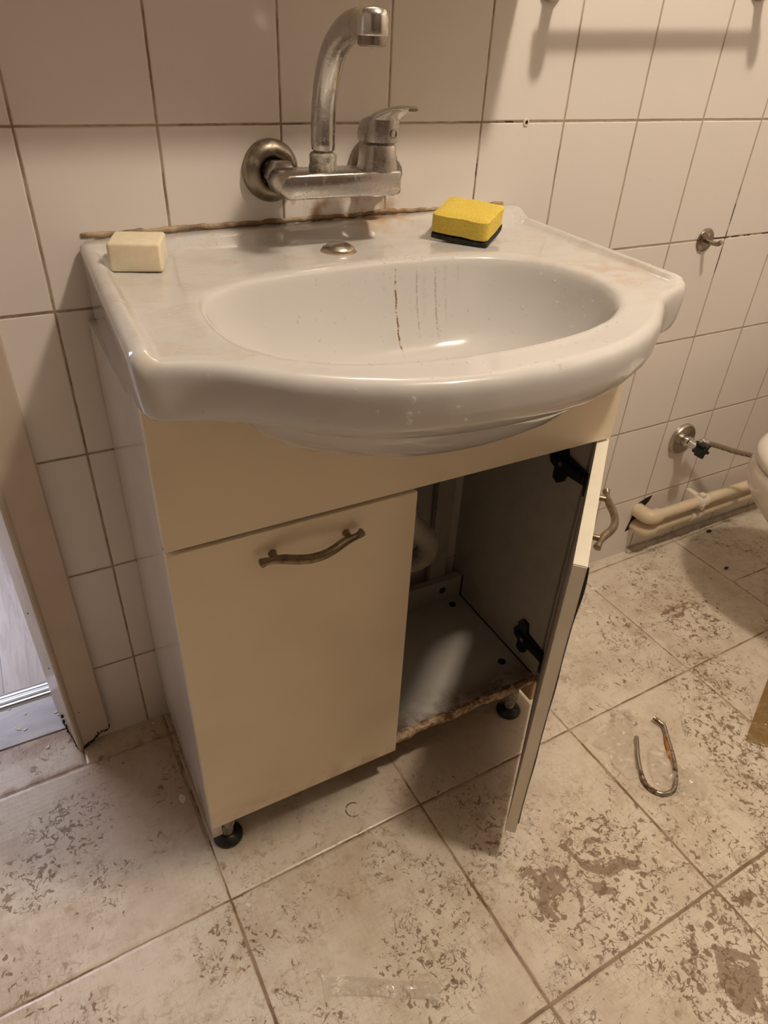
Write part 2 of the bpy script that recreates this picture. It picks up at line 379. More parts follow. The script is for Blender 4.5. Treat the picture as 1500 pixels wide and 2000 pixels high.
def struct(name, bm, mat, label=None):
    o = obj(name, bm, mat); o['kind'] = 'structure'
    if label: o['label'] = label
    return o

def box(bm, x0, x1, y0, y1, z0, z1, bev=0.0, seg=2, mtx=None):
    r = bmesh.ops.create_cube(bm, size=1.0); vs = r['verts']
    for v in vs: v.co = Vector(((x0 + x1) / 2 + v.co.x * (x1 - x0), (y0 + y1) / 2 + v.co.y * (y1 - y0), (z0 + z1) / 2 + v.co.z * (z1 - z0)))
    if bev:
        es = {e for v in vs for e in v.link_edges}
        r = bmesh.ops.bevel(bm, geom=list(es), offset=bev, segments=seg, profile=0.5, affect='EDGES')
        vs = list({v for f in r['faces'] for v in f.verts} | {v for v in vs if v.is_valid})
    if mtx is not None: bmesh.ops.transform(bm, matrix=mtx, verts=[v for v in vs if v.is_valid])
    return vs

def B(*a, **k):
    bm = bmesh.new(); box(bm, *a, **k); return bm

def catmull(pts, n=8):
    P = [Vector(p) for p in pts]; P = [P[0] * 2 - P[1]] + P + [P[-1] * 2 - P[-2]]; out = []
    for i in range(1, len(P) - 2):
        for k in range(n):
            t = k / n; a, b, c, d = P[i - 1:i + 3]
            out.append(0.5 * ((2 * b) + (c - a) * t + (2 * a - 5 * b + 4 * c - d) * t * t + (3 * b - 3 * c + d - a) * t ** 3))
    out.append(P[-2]); return out

def tube(bm, pts, rad, seg=20, caps=True, flat=1.0, up=None):
    pts = [Vector(p) for p in pts]; n = len(pts)
    rad = rad if isinstance(rad, (list, tuple)) else [rad] * n
    T = [(pts[min(i + 1, n - 1)] - pts[max(i - 1, 0)]).normalized() for i in range(n)]
    u = Vector(up) if up else (Vector((0, 0, 1)) if abs(T[0].z) < 0.9 else Vector((1, 0, 0)))
    u = (u - T[0] * u.dot(T[0])).normalized(); rings = []
    for i in range(n):
        u = (u - T[i] * u.dot(T[i])).normalized(); w = T[i].cross(u)
        rings.append([bm.verts.new(pts[i] + (u * cos(2 * pi * k / seg) * flat + w * sin(2 * pi * k / seg)) * rad[i]) for k in range(seg)])
    for a, b in zip(rings, rings[1:]):
        for k in range(seg): bm.faces.new((a[k], a[(k + 1) % seg], b[(k + 1) % seg], b[k]))
    if caps: bm.faces.new(rings[0][::-1]); bm.faces.new(rings[-1])
    return rings

def lathe(bm, prof, mtx=Matrix(), seg=40):
    """prof: (r, h) along local +Z."""
    rings = []
    for r, h in prof:
        if r < 1e-6: rings.append([bm.verts.new(mtx @ Vector((0, 0, h)))])
        else: rings.append([bm.verts.new(mtx @ Vector((r * cos(2 * pi * k / seg), r * sin(2 * pi * k / seg), h))) for k in range(seg)])
    for a, b in zip(rings, rings[1:]):
        if len(a) == 1 and len(b) == 1: continue
        for k in range(seg):
            k2 = (k + 1) % seg
            if len(a) == 1: bm.faces.new((a[0], b[k], b[k2]))
            elif len(b) == 1: bm.faces.new((a[k], a[k2], b[0]))
            else: bm.faces.new((a[k], a[k2], b[k2], b[k]))
    return rings

def axis(loc, d):
    return Matrix.Translation(loc) @ Vector(d).to_track_quat('Z', 'Y').to_matrix().to_4x4()

def prism(bm, poly, z0, z1, mtx=Matrix()):
    a = [bm.verts.new(mtx @ Vector((x, y, z0))) for x, y in poly]; b = [bm.verts.new(mtx @ Vector((x, y, z1))) for x, y in poly]
    bm.faces.new(a[::-1]); bm.faces.new(b)
    for i in range(len(poly)): j = (i + 1) % len(poly); bm.faces.new((a[i], a[j], b[j], b[i]))

# ------------------------------------------------------------------ room shell
XL, XR, YF, ZC = -1.15, 1.95, -2.4, 2.45
OX0, OX1, OZ = -0.93, -0.118, 2.05        # doorway in the tiled wall
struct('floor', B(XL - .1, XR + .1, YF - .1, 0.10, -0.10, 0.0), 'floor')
bm = bmesh.new()
box(bm, OX1 - .0, XR + .1, 0.0, 0.10, 0.0, ZC); box(bm, XL - .1, OX0, 0.0, 0.10, 0.0, ZC); box(bm, OX0, OX1, 0.0, 0.10, OZ, ZC)
struct('wall_back', bm, 'tile')
struct('wall_left', B(XL - .1, XL, YF, 0.0, 0, ZC), 'taupe')
struct('wall_right', B(XR, XR + .1, YF, 0.0, 0, ZC), 'tile_side')
struct('wall_front', B(XL - .1, XR + .1, YF - .1, YF, 0, ZC), 'dark_front')
struct('ceiling', B(XL - .1, XR + .1, YF - .1, 0.10, ZC, ZC + .1), 'ceiling')
# hallway beyond the door
struct('floor_hall', B(-2.3, 0.9, 0.172, 2.6, -0.10, -0.004), 'hallwood', 'grey-brown oak laminate floor of the hallway')
struct('wall_hall_far', B(-2.3, 0.9, 2.5, 2.6, -0.004, 2.5), 'paint')
struct('wall_hall_left', B(-2.4, -2.3, 0.1, 2.6, -0.1, 2.5), 'paint')
struct('wall_hall_right', B(0.9, 1.0, 0.1, 2.6, -0.1, 2.5), 'paint')
struct('ceiling_hall', B(-2.4, 1.0, 0.1, 2.6, 2.5, 2.6), 'ceiling')
# marble sill in the doorway
sl = struct('trim_1', B(OX0 - .01, -0.125, 0.046, 0.150, -0.06, 0.002, bev=.001), 'marble', 'grey marble sill in the doorway')
bm = bmesh.new()
prism(bm, [(0.136, 0.0015), (0.142, 0.006), (0.148, 0.0075), (0.153, 0.0062), (0.158, 0.0082), (0.163, 0.0062), (0.168, 0.0078), (0.176, 0.006), (0.180, 0.0), (0.176, -0.004), (0.14, -0.003)], OX0, -0.142,
      Matrix(((0, 0, 1, 0), (1, 0, 0, 0), (0, 1, 0, 0), (0, 0, 0, 1))))
struct('trim_2', bm, 'alu', 'ribbed aluminium strip between the marble sill and the laminate floor')
# door frame: moulded casing board, bead, slanting reveal
def casing():
    bm = bmesh.new()
    prof = [(-0.0655, 0.0), (-0.0655, -0.010), (-0.068, -0.013), (-0.114, -0.013), (-0.117, -0.0165), (-0.1205, -0.0175), (-0.1235, -0.0155),
            (-0.126, -0.006), (-0.1275, 0.004), (-0.1415, 0.060), (-0.1455, 0.082), (-0.150, 0.120), (-0.150, 0.168), (-0.119, 0.168), (-0.1175, 0.0)]
    zs = [0.0, 0.01, 0.03, 0.06, 0.3, 0.8, 1.4, OZ]
    rng = random.Random(3); rings = []
    for k, z in enumerate(zs):
        ring = []
        for i, (x, y) in enumerate(prof):
            zz = z
            if k == 0:
                zz = (0.030, 0.026, 0.024, 0.004, 0.001, 0.0, 0.001, 0.004, 0.006, 0.010, 0.010, 0.0, 0.0, 0.0, 0.02)[i]
            if k == 1: zz = (0.038, 0.034, 0.030, 0.014, 0.010, 0.008, 0.010, 0.013, 0.016, 0.02, 0.02, 0.01, 0.01, 0.01, 0.03)[i]
            if k == 2: zz = 0.045
            ring.append(bm.verts.new((x, y, zz)))
        rings.append(ring)
    n = len(prof)
    for a, b in zip(rings, rings[1:]):
        for i in range(n): bm.faces.new((a[i], a[(i + 1) % n], b[(i + 1) % n], b[i]))
    bm.faces.new(rings[0]); bm.faces.new(rings[-1][::-1])
    return bm
fr = struct('door_1', casing(), 'frame', 'beige painted door casing with rotted chipped foot')
for p in fr.data.polygons: p.use_smooth = True
fr.data.set_sharp_from_angle(angle=radians(25))
bm = bmesh.new(); box(bm, OX0 - .06, OX0, -0.013, 0.0, 0, OZ + .06); box(bm, OX0, -0.0655, -0.013, 0.0, OZ, OZ + .06)
struct('trim_3', bm, 'frame')
# rotted wood cracks at the foot of the frame
bm = bmesh.new(); rng = random.Random(12)
def crack(pts, r):
    P = []
    for a_, b_ in zip(pts, pts[1:]):
        for k in range(4): P.append(Vector(a_).lerp(Vector(b_), k / 4) + Vector((rng.uniform(-.0012, .0012), 0, rng.uniform(-.0015, .0015))))
    P.append(Vector(pts[-1])); tube(bm, P, [r * rng.uniform(.35, 1.3) for _ in P], 7)
crack([(-.0662, -.0125, .038), (-.0675, -.0132, .030), (-.073, -.0134, .026), (-.080, -.0134, .029), (-.086, -.0134, .023), (-.0875, -.0134, .031)], .0013)
crack([(-.087, -.0134, .024), (-.093, -.0134, .020), (-.098, -.0134, .013), (-.105, -.0134, .012), (-.111, -.0134, .006), (-.119, -.0150, .002)], .0022)
crack([(-.124, -.0130, .003), (-.128, .004, .004), (-.1315, .016, .012), (-.1345, .028, .010), (-.1370, .038, .018), (-.1395, .048, .014)], .0018)
crack([(-.1335, .020, .022), (-.1335, .022, .036)], .0012)
for (x, y, z, r) in ((-0.1368, 0.034, 0.047, .0045), (-0.1372, 0.036, 0.031, .0042), (-0.1340, 0.020, 0.060, .0018), (-0.1065, -0.0132, 0.093, .0014), (-0.131, 0.012, 0.19, .0016), (-0.136, 0.03, 0.30, .0018)):
    bmesh.ops.create_icosphere(bm, subdivisions=2, radius=r, matrix=Matrix.Translation((x, y, z)) @ Matrix.Diagonal((0.5, 0.7, 1, 1)))
tag(obj('rot_holes', bm, 'hole'), '', ''); o = bpy.data.objects['rot_holes']; o.parent = fr; del o['label']; del o['category']
o['kind'] = 'stuff'

# caulk between wall and floor on the right, thin dirty line on the left
def bead(x0, x1, y, z, r, jit, seed, flat=1.0, n=80):
    rng = random.Random(seed); bm = bmesh.new()
    pts = [(x0 + (x1 - x0) * i / n, y + rng.uniform(-jit, jit), z + rng.uniform(-jit, jit)) for i in range(n + 1)]
    tube(bm, pts, [r * rng.uniform(0.75, 1.2) for _ in pts], 10); return bm
o = struct('baseboard_back', bead(1.21, XR, -0.004, 0.003, 0.008, .0012, 2), 'caulk', 'uneven beige caulk line between tiled wall and floor')
# silicone seam behind the basin
bm = bead(0.047, 0.668, 0.0008, 0.8632, 0.0036, .0008, 5)
for v in bm.verts: v.co.z += 0.004 * (v.co.x - 0.05) / 0.65 + 0.0025 * math.exp(-((v.co.x - 0.46) / 0.03) ** 2)
o = struct('trim_4', bm, 'silicone', 'brown stained silicone seam along the back of the washbasin')
for p in o.data.polygons: p.use_smooth = True

# ceiling lamp fixture (above the frame)
t = thing('ceiling_lamp', 'round white batten holder of the ceiling light, above the picture', 'lamp', (LAMP[0], LAMP[1], ZC))
bm = bmesh.new(); lathe(bm, [(0, -0.03), (0.03, -0.03), (0.06, -0.012), (0.07, 0), (0, 0)], Matrix.Translation((LAMP[0], LAMP[1], ZC)))
obj('lamp_base', bm, 'ceiling', t, 40)
# mirror cabinet over the basin, out of frame: its shade falls on the tiles
MC = thing('mirror_cabinet', 'white mirror cabinet hanging on the wall above the tap', 'cabinet', (0.30, -0.0, 1.16))
obj('body', B(-0.06, 0.655, -0.130, -0.001, 1.160, 1.75, bev=.002), 'cream', MC)
g = G('mirror_glass'); g.set(Base_Color=(0.8, 0.8, 0.8), Metallic=1.0, Roughness=0.02)
obj('mirror', B(-0.055, 0.650, -0.136, -0.1305, 1.165, 1.745), g.m, MC)

# ------------------------------------------------------------------ washbasin
def half(poly):
    return poly + [(-u, v) for u, v in poly[::-1] if u > 1e-6]
def resample(poly, n=400):
    P = [Vector(p) for p in poly]; P.append(P[0]); L = [0]
    for a, b in zip(P, P[1:]): L.append(L[-1] + (b - a).length)
    out = []; k = 0
    for i in range(n):
        s = L[-1] * i / n
        while L[k + 1] < s: k += 1
        t = (s - L[k]) / (L[k + 1] - L[k]); out.append(P[k].lerp(P[k + 1], t))
    return out
def smooth_poly(P, it):
    for _ in range(it): P = [(P[i - 1] + P[i] * 2 + P[(i + 1) % len(P)]) / 4 for i in range(len(P))]
    return P
CU, CV = 0.0, -0.29
NT = 288
def radial(P):
    """distance from centre for NT directions."""
    A = [(math.atan2(p.y - CV, p.x - CU), (p - Vector((CU, CV))).length, p) for p in P]; out = []
    for k in range(NT):
        th = -pi + 2 * pi * k / NT; d = Vector((cos(th), sin(th))); best = 0
        for i in range(len(P)):
            a = P[i - 1] - Vector((CU, CV)); b = P[i] - Vector((CU, CV)); e = b - a
            den = d.x * e.y - d.y * e.x
            if abs(den) < 1e-12: continue
            t = (a.x * e.y - a.y * e.x) / den; s = (a.x * d.y - a.y * d.x) / den
            if t > 0 and -1e-6 <= s <= 1 + 1e-6: best = max(best, t)
        out.append(best)
    return out
OUT = half([(0.0, 0.0), (0.325, 0.0), (0.3255, -0.362), (0.3225, -0.3715), (0.314, -0.3755), (0.290, -0.3815), (0.262, -0.396), (0.235, -0.420), (0.205, -0.446), (0.17, -0.468), (0.13, -0.487), (0.09, -0.499), (0.045, -0.506), (0.0, -0.508)])
OUT = smooth_poly(resample(OUT, 700), 5)
HOLE = [(0.0, -0.170), (0.10, -0.175), (0.155, -0.188), (0.195, -0.214), (0.221, -0.258), (0.229, -0.305), (0.220, -0.355), (0.192, -0.395), (0.15, -0.425), (0.10, -0.443), (0.05, -0.452), (0.0, -0.455),
        (-0.05, -0.454), (-0.10, -0.448), (-0.155, -0.432), (-0.200, -0.402), (-0.230, -0.355), (-0.240, -0.300), (-0.238, -0.245), (-0.225, -0.208), (-0.19, -0.190), (-0.14, -0.181), (-0.07, -0.173)]
HOLE = smooth_poly(resample(HOLE, 400), 30)
RO, RH = radial(OUT), radial(HOLE)
RR = [min(RH[k], RH[(NT // 2 - k) % NT]) for k in range(NT)]
def SW(u, v, z): return Vector((0.3675 + u + 0.045 * v, v - 0.0025, z))
ss = lambda x, a, b: (lambda t: t * t * (3 - 2 * t))(max(0, min(1, (x - a) / (b - a))))
def deck_z(u, v):
    z = 0.8485
    back = ss(v, -0.050, -0.030); side = ss(abs(u), 0.300, 0.3115) * ss(v, -0.375, -0.355)
    z += max(back * (0.0145 + 0.004 * u / 0.325), side * 0.0085)
    # shallow dish left and right of the bowl opening
    z -= 0.0015 * ss(-abs(abs(u) - 0.26), -0.03, 0) * ss(-abs(v + .2), -.15, 0)
    return z
def basin():
    bm = bmesh.new(); loops = []
    def loop(f):
        ring = []
        for k in range(NT):
            th = -pi + 2 * pi * k / NT; u, v, z = f(k, cos(th), sin(th)); ring.append(bm.verts.new(SW(u, v, z)))
        loops.append(ring)
    # bowl: from the drain outwards
    prof = [(0.03, 0.722), (0.08, 0.7225), (0.20, 0.7245), (0.35, 0.728), (0.50, 0.7335), (0.62, 0.741), (0.72, 0.7505), (0.80, 0.764), (0.86, 0.780), (0.905, 0.797), (0.94, 0.813), (0.963, 0.828), (0.980, 0.8385), (0.993, 0.8445), (1.010, 0.8475), (1.035, 0.8490)]
    for s, z in prof:
        def f(k, c, sn, s=s, z=z):
            # rear wall steeper, sides softer
            back = max(0, sn); q = s + (1 - s) * 0.28 * back if s > 0.6 else s * (1 + 0.28 * back * (0.4 / 0.6) * 0.667)
            rr = RH[k] * min(q, s if s > 1 else 1)
            return CU + c * rr, CV + sn * rr, z
        loop(f)
    for t in (0.12, 0.25, 0.4, 0.55, 0.68, 0.78, 0.85, 0.90, 0.94, 0.97, 1.0):
        def f(k, c, sn, t=t):
            a = RH[k] * 1.035; b = max(RO[k] - 0.013, a + 0.002); rr = a + (b - a) * t
            u, v = CU + c * rr, CV + sn * rr; z = deck_z(u, v)
            return u, v, 0.849 + (z - 0.849) * ss(t, 0, 0.3)
        loop(f)
    # rounded outer edge and skirt
    for ins, dz in ((0.009, 0.0007), (0.0055, 0.0022), (0.0028, 0.0045), (0.0010, 0.0078), (0.0, 0.0125), (0.0, 0.020), (0.0008, 0.030), (0.002, 0.040)):
        def f(k, c, sn, ins=ins, dz=dz):
            rr = RO[k] - ins; u, v = CU + c * rr, CV + sn * rr
            rq = RO[k] - 0.013; zq = deck_z(CU + c * rq, CV + sn * rq)
            bk = ss(-v, 0.001, 0.010)
            return u, v + ins * (1 - bk), zq - dz * (0.15 + 0.85 * bk)
        loop(f)
    def zb(u, v):     # lower rim of the skirt
        front = ss(-v, 0.30, 0.46)
        return 0.797 - 0.012 * front - 0.045 * ss(v, -0.335, -0.18)
    for t, ins in ((0.45, 0.0045), (0.75, 0.008), (0.92, 0.0115), (1.0, 0.016)):
        def f(k, c, sn, t=t, ins=ins):
            fr_ = ss(-(CV + sn * RO[k]), 0.36, 0.44)
            rr = RO[k] - ins * (0.25 + 0.75 * ss(-(CV + sn * RO[k]), 0.33, 0.38)) - 0.010 * fr_ * t; u, v = CU + c * rr, CV + sn * rr
            return u, v, 0.8085 + (zb(u, v) - 0.8085) * t
        loop(f)
    def f(k, c, sn):
        rr = RO[k] - 0.022 - 0.010 * ss(-(CV + sn * RO[k]), 0.36, 0.44); u, v = CU + c * rr, CV + sn * rr; return u, v, zb(u, v) + 0.001
    loop(f)
    # hull below
    HR = [min(RO[k] - 0.040, (RR[k]) * 1.08) for k in range(NT)]
    for s, z in ((1.0, 0.790), (0.975, 0.775), (0.93, 0.760), (0.87, 0.745), (0.78, 0.731), (0.66, 0.718), (0.5, 0.709), (0.25, 0.704), (0.05, 0.7035)):
        def f(k, c, sn, s=s, z=z):
            rr = HR[k] * s; return CU + c * rr, CV + sn * rr, z
        loop(f)
    for a, b in zip(loops, loops[1:]):
        for k in range(NT): bm.faces.new((a[k], a[(k + 1) % NT], b[(k + 1) % NT], b[k]))
    bm.faces.new(loops[0]); bm.faces.new(loops[-1][::-1])
    return bm
WB = thing('washbasin', 'white ceramic washbasin with bowed front rim on the cream vanity cabinet', 'washbasin', (0.3675, -0.25, 0.68))
obj('basin', basin(), 'ceramic', WB, 60)
# tap hole cover
bm = bmesh.new(); lathe(bm, [(0.0205, 0.0), (0.0215, 0.002), (0.020, 0.005), (0.014, 0.0085), (0.006, 0.0103), (0, 0.0107)], Matrix.Translation((0.3375, -0.105, 0.8485)))
obj('tap_hole_cover', bm, 'steel', WB, 60, label='round tarnished metal cover over the tap hole')
bm = bmesh.new(); lathe(bm, [(0.0235, 0.0), (0.0225, 0.0012), (0.0205, 0.0015)], Matrix.Translation((0.3375, -0.105, 0.8483)))
obj('cover_putty', bm, 'silicone', WB, 60)
# overflow ring in the back wall of the bowl
om = axis((0.344, -0.1705, 0.8075), (0.0, -0.93, 0.36))
bm = bmesh.new(); lathe(bm, [(0.0105, -0.016), (0.0105, 0.001), (0.0115, 0.0028), (0.0135, 0.003), (0.0150, 0.0018), (0.0155, -0.003)], om)
ofr = obj('overflow_ring', bm, 'steel', WB, 50, label='tarnished metal overflow ring')
bm = bmesh.new(); lathe(bm, [(0, -0.0035), (0.0104, -0.0035), (0.0104, -0.010), (0, -0.010)], om); obj('overflow_hole', bm, 'hole', ofr)
bm = bmesh.new(); box(bm, -0.0042, 0.0042, -0.0065, -0.003, -0.003, 0.0005, bev=.0012, mtx=om); box(bm, -0.0078, -0.0052, -0.0045, 0.0055, -0.003, 0.0, bev=.001, mtx=om)
obj('overflow_clip', bm, 'chrome_clean', ofr)
# drain fitting
bm = bmesh.new(); lathe(bm, [(0, 0.0045), (0.018, 0.004), (0.024, 0.0025), (0.030, 0.0032), (0.0325, 0.0)], Matrix.Translation(SW(0, -0.29, 0.7222)))
obj('drain_ring', bm, 'steel', WB, 40)

# ------------------------------------------------------------------ water droplets on the basin (one uncountable scatter)
bm = bmesh.new(); rng = random.Random(11)
basin_me = bpy.data.objects['basin']
from mathutils.bvhtree import BVHTree
bvh = BVHTree.FromPolygons([basin_me.matrix_world @ v.co for v in basin_me.data.vertices], [tuple(p.vertices) for p in basin_me.data.polygons])
# the parent's inverse keeps mesh data in world coordinates
bvh = BVHTree.FromPolygons([v.co.copy() for v in basin_me.data.vertices], [tuple(p.vertices) for p in basin_me.data.polygons])
def drop(origin, direction, r, elong=1.0):
    hit, nrm, _, _ = bvh.ray_cast(Vector(origin), Vector(direction).normalized())
    if hit is None: return
    if nrm.dot(Vector(direction)) > 0: nrm = -nrm
    m = axis(hit, nrm) @ Matrix.Diagonal((r, r * elong, r * 0.55, 1))
    bmesh.ops.create_icosphere(bm, subdivisions=2, radius=1.0, matrix=m)
for i in range(95):       # back wall of the bowl
    x = rng.gauss(0.42, 0.035) if i < 50 else rng.uniform(0.2, 0.55)
    drop((x, -0.30, rng.uniform(0.75, 0.842)), (0, 1, 0.05), rng.uniform(0.0008, 0.0017), rng.uniform(1, 1.3))
for i in range(26):       # right wall
    drop((0.40, rng.uniform(-0.34, -0.22), rng.uniform(0.78, 0.835)), (1, 0, 0), rng.uniform(0.0012, 0.0028))
for i in range(55):       # back rim of the bowl
    drop((rng.uniform(0.20, 0.48), rng.uniform(-0.172, -0.150), 1.0), (0, 0, -1), rng.uniform(0.0007, 0.0017))
for i in range(45):       # rims
    a = rng.uniform(0.1, 0.9); x = 0.06 + 0.55 * a
    drop((x, -0.30 - rng.uniform(0.14, 0.19) * (1 - (2 * a - 1) ** 2) - 0.02, 1.0), (0, 0, -1), rng.uniform(0.0007, 0.0019))
for i in range(14):       # front face
    drop((rng.uniform(0.06, 0.5), -0.7, rng.uniform(0.80, 0.842)), (0, 1, 0), rng.uniform(0.001, 0.0022))
for (x, z) in ((0.2235, 0.834), (0.2215, 0.820), (0.2225, 0.813)): drop((x, -0.7, z), (0, 1, 0), 0.0030, 1.2)
for i in range(30): drop((rng.uniform(0.15, 0.30), rng.uniform(-0.05, -0.03), 1.0), (0, 0, -1), rng.uniform(0.0006, 0.0014))
wd = obj('water_droplets', bm, 'water', smooth=180)
tag(wd, 'clear water droplets scattered over the washbasin rim and bowl', 'water', kind='stuff')

# ------------------------------------------------------------------ vanity cabinet
CX0, CX1, CF = 0.0360, 0.6765, -0.298
VC = thing('vanity_cabinet', 'cream vanity cabinet under the washbasin with its right door hanging open', 'cabinet', (0.355, -0.15, 0.0))
def side_panel(x):
    bm = bmesh.new(); prism(bm, [(CF, 0.030), (-0.003, 0.030), (-0.003, 0.762), (-0.17, 0.760), (-0.235, 0.772), (CF, 0.788)], x, x + 0.016, Matrix(((0, 0, 1, 0), (1, 0, 0, 0), (0, 1, 0, 0), (0, 0, 0, 1)))); return bm
bm = side_panel(CX0)
obj('side_panel', bm, 'side', VC, label='white glossy left side panel with a grimy foot')
obj('side_panel', side_panel(CX1 - .016), 'inner', VC, label='grey-brown right side panel seen from inside')
# swollen bare edge of the right side panel below the shelf
bm = B(CX1 - .0155, CX1 - .0005, CF - .0022, CF - .0002, 0.030, 0.092); obj('raw_edge', bm, 'rawwood', VC, label='bare yellow chipboard at the foot of the right panel')
bm = B(CX1 - .0172, CX1 - .0161, CF, CF + .055, 0.031, 0.078); obj('bare_patch', bm, 'rawwood', VC)
obj('bottom_shelf', B(CX0 + .0161, CX1 - .0161, CF + .004, -0.012, 0.079, 0.095), 'shelf', VC, label='grey bottom shelf with a rotten brown front edge')
# swollen front edge of shelf, ragged
bm = bmesh.new(); rng = random.Random(9); n = 90; rows = []
for i in range(n + 1):
    x = CX0 + .0163 + (CX1 - CX0 - .0326) * i / n
    w = rng.uniform(-.0012, .0012) + 0.0012 * sin(i * 0.37) ; h = rng.uniform(-.0008, .0012)
    rows.append([bm.verts.new(p) for p in ((x, CF + .006, 0.0955 + h), (x, CF - .002 + w, 0.0975 + h), (x, CF - .006 + w, 0.092 + h * 2), (x, CF - .0055 + w * 1.5, 0.083), (x, CF - .001 + w, 0.0765 + h), (x, CF + .006, 0.0785))])
for a, b in zip(rows, rows[1:]):
    for k in range(6): bm.faces.new((a[k], a[(k + 1) % 6], b[(k + 1) % 6], b[k]))
bm.faces.new(rows[0]); bm.faces.new(rows[-1][::-1])
obj('shelf_edge', bm, 'chipboard', VC, 40, label='swollen crumbling chipboard edge of the bottom shelf')
# dark seams where the right panel meets shelf and rail
bm = bmesh.new(); box(bm, CX1 - .0185, CX1 - .0161, CF + .01, -0.012, 0.0951, 0.0966); box(bm, CX1 - .0180, CX1 - .0161, -0.0445, -0.0425, 0.095, 0.150)
obj('seam', bm, 'darkglue', VC)
obj('back_rail', B(CX0 + .0161, CX1 - .019, -0.0425, -0.0265, 0.0952, 0.150, bev=.001), 'inner', VC)
obj('back_stile', B(0.588, 0.626, -0.026, -0.012, 0.0952, 0.70, bev=.001), 'inner', VC, label='upright board at the back of the cabinet')
obj('top_rail', B(CX0 + .0161, 0.587, -0.030, -0.012, 0.46, 0.50, bev=.001), 'inner', VC)
for (x, y, z, d) in ((0.628, -0.062, 0.0954, (0, 0, 1)), (0.626, -0.240, 0.0954, (0, 0, 1)), (0.612, -0.0428, 0.125, (0, -1, 0)), (0.09, -0.240, 0.0954, (0, 0, 1))):
    bm = bmesh.new(); lathe(bm, [(0.0075, -0.0005), (0.0075, 0.0006), (0.006, 0.001), (0, 0.001)], axis((x, y, z), d), 20); obj('cam_lock', bm, 'black', VC)
# fascia with a notch for the basin hull
poly = [(CX0, 0.611), (CX1, 0.611), (CX1, 0.792)]
ncx, ncz, ra, rb = 0.354, 0.800, 0.230, 0.094
for k in range(33):
    a = -0.05 - (pi - 0.1) * k / 32; poly.append((ncx + ra * cos(a), ncz + rb * sin(a)))
poly.append((CX0, 0.792))
bm = bmesh.new(); prism(bm, poly, 0.2985, 0.3145, Matrix(((1, 0, 0, 0), (0, 0, -1, 0), (0, 1, 0, 0), (0, 0, 0, 1))))
obj('fascia', bm, 'cream', VC, label='plain cream front panel between basin and doors')
obj('fascia_edge', B(CX0 + .001, CX1 - .001, -0.3142, -0.2990, 0.6098, 0.6109), 'edge', VC)

def handle(parent, mtx, name='handle'):
    """local x along the handle, -y outwards from the door face."""
    bm = bmesh.new()
    P = [(-.067, -.0095, -.003), (-.060, -.0115, -.0005), (-.050, -.0135, 0), (-.040, -.0165, 0), (-.026, -.0225, -.001), (-.010, -.0265, -.002), (.006, -.0265, -.002), (.022, -.0230, -.001), (.038, -.0165, 0), (.050, -.0135, 0), (.060, -.0115, .0005), (.067, -.0095, .003)]
    pts = catmull(P, 5); n = len(pts); rad = []
    for i in range(n):
        s = abs(2 * i / (n - 1) - 1); rad.append(0.0050 if s < .45 else (0.0050 - (s - .45) / .25 * 0.0012 if s < .7 else 0.0038 + max(0, (s - .78)) / .22 * 0.0016))
    rad[0] *= .6; rad[-1] *= .6
    tube(bm, pts, rad, 14, flat=1.25)
    bmesh.ops.transform(bm, matrix=mtx, verts=bm.verts)
    h = obj(name, bm, 'brass', parent, 60, label='aged brass bow handle')
    for s in (-1, 1):
        b2 = bmesh.new(); lathe(b2, [(0.0055, 0), (0.0042, 0.003), (0.0040, 0.0135), (0, 0.0145)], mtx @ axis((s * .048, 0.0, 0.0), (0, -1, 0)), 16)
        obj('post', b2, 'brass', h, 50)
    return h
# closed left door
DL = obj('door', B(CX0, 0.3520, -0.3145, -0.2985, 0.0795, 0.604, bev=.0006, seg=1), 'cream', VC, label='closed cream left door')
handle(DL, Matrix.Translation((0.2035, -0.3145, 0.5705)))
# open right door: local +x from hinge to free edge, +y = inner side
hx, hy = 0.6790, -0.3095
ang = math.atan2(-0.5226 + 0.3076, 0.4479 - 0.6821)
DM = Matrix.Translation((hx, hy, 0)) @ Matrix.Rotation(ang, 4, 'Z')
DW = 0.318
bm = B(0, DW, -0.0150, 0.0, 0.078, 0.604, mtx=None); bmesh.ops.transform(bm, matrix=DM, verts=bm.verts)
DR = obj('door', bm, 'inner', VC, label='open right door seen on its edge')
# local -y or +y is the outer face? direction x=(-.74,-.67); +y local = (.67,-.74) = outer side
bm = B(0.0004, DW - .0004, 0.0, 0.0012, 0.0784, 0.6036); bmesh.ops.transform(bm, matrix=DM, verts=bm.verts); obj('outer_face', bm, 'cream', DR)
bm = B(DW - .0002, DW + .0010, -0.0146, 0.0006, 0.0784, 0.6036); bmesh.ops.transform(bm, matrix=DM, verts=bm.verts); obj('edge_band', bm, 'edge', DR, label='cream edge band along the free edge')
bm = B(0.0, DW, -0.0148, 0.0004, 0.604, 0.6050); bmesh.ops.transform(bm, matrix=DM, verts=bm.verts); obj('edge_band', bm, 'edge', DR, label='cream edge band along the top edge')
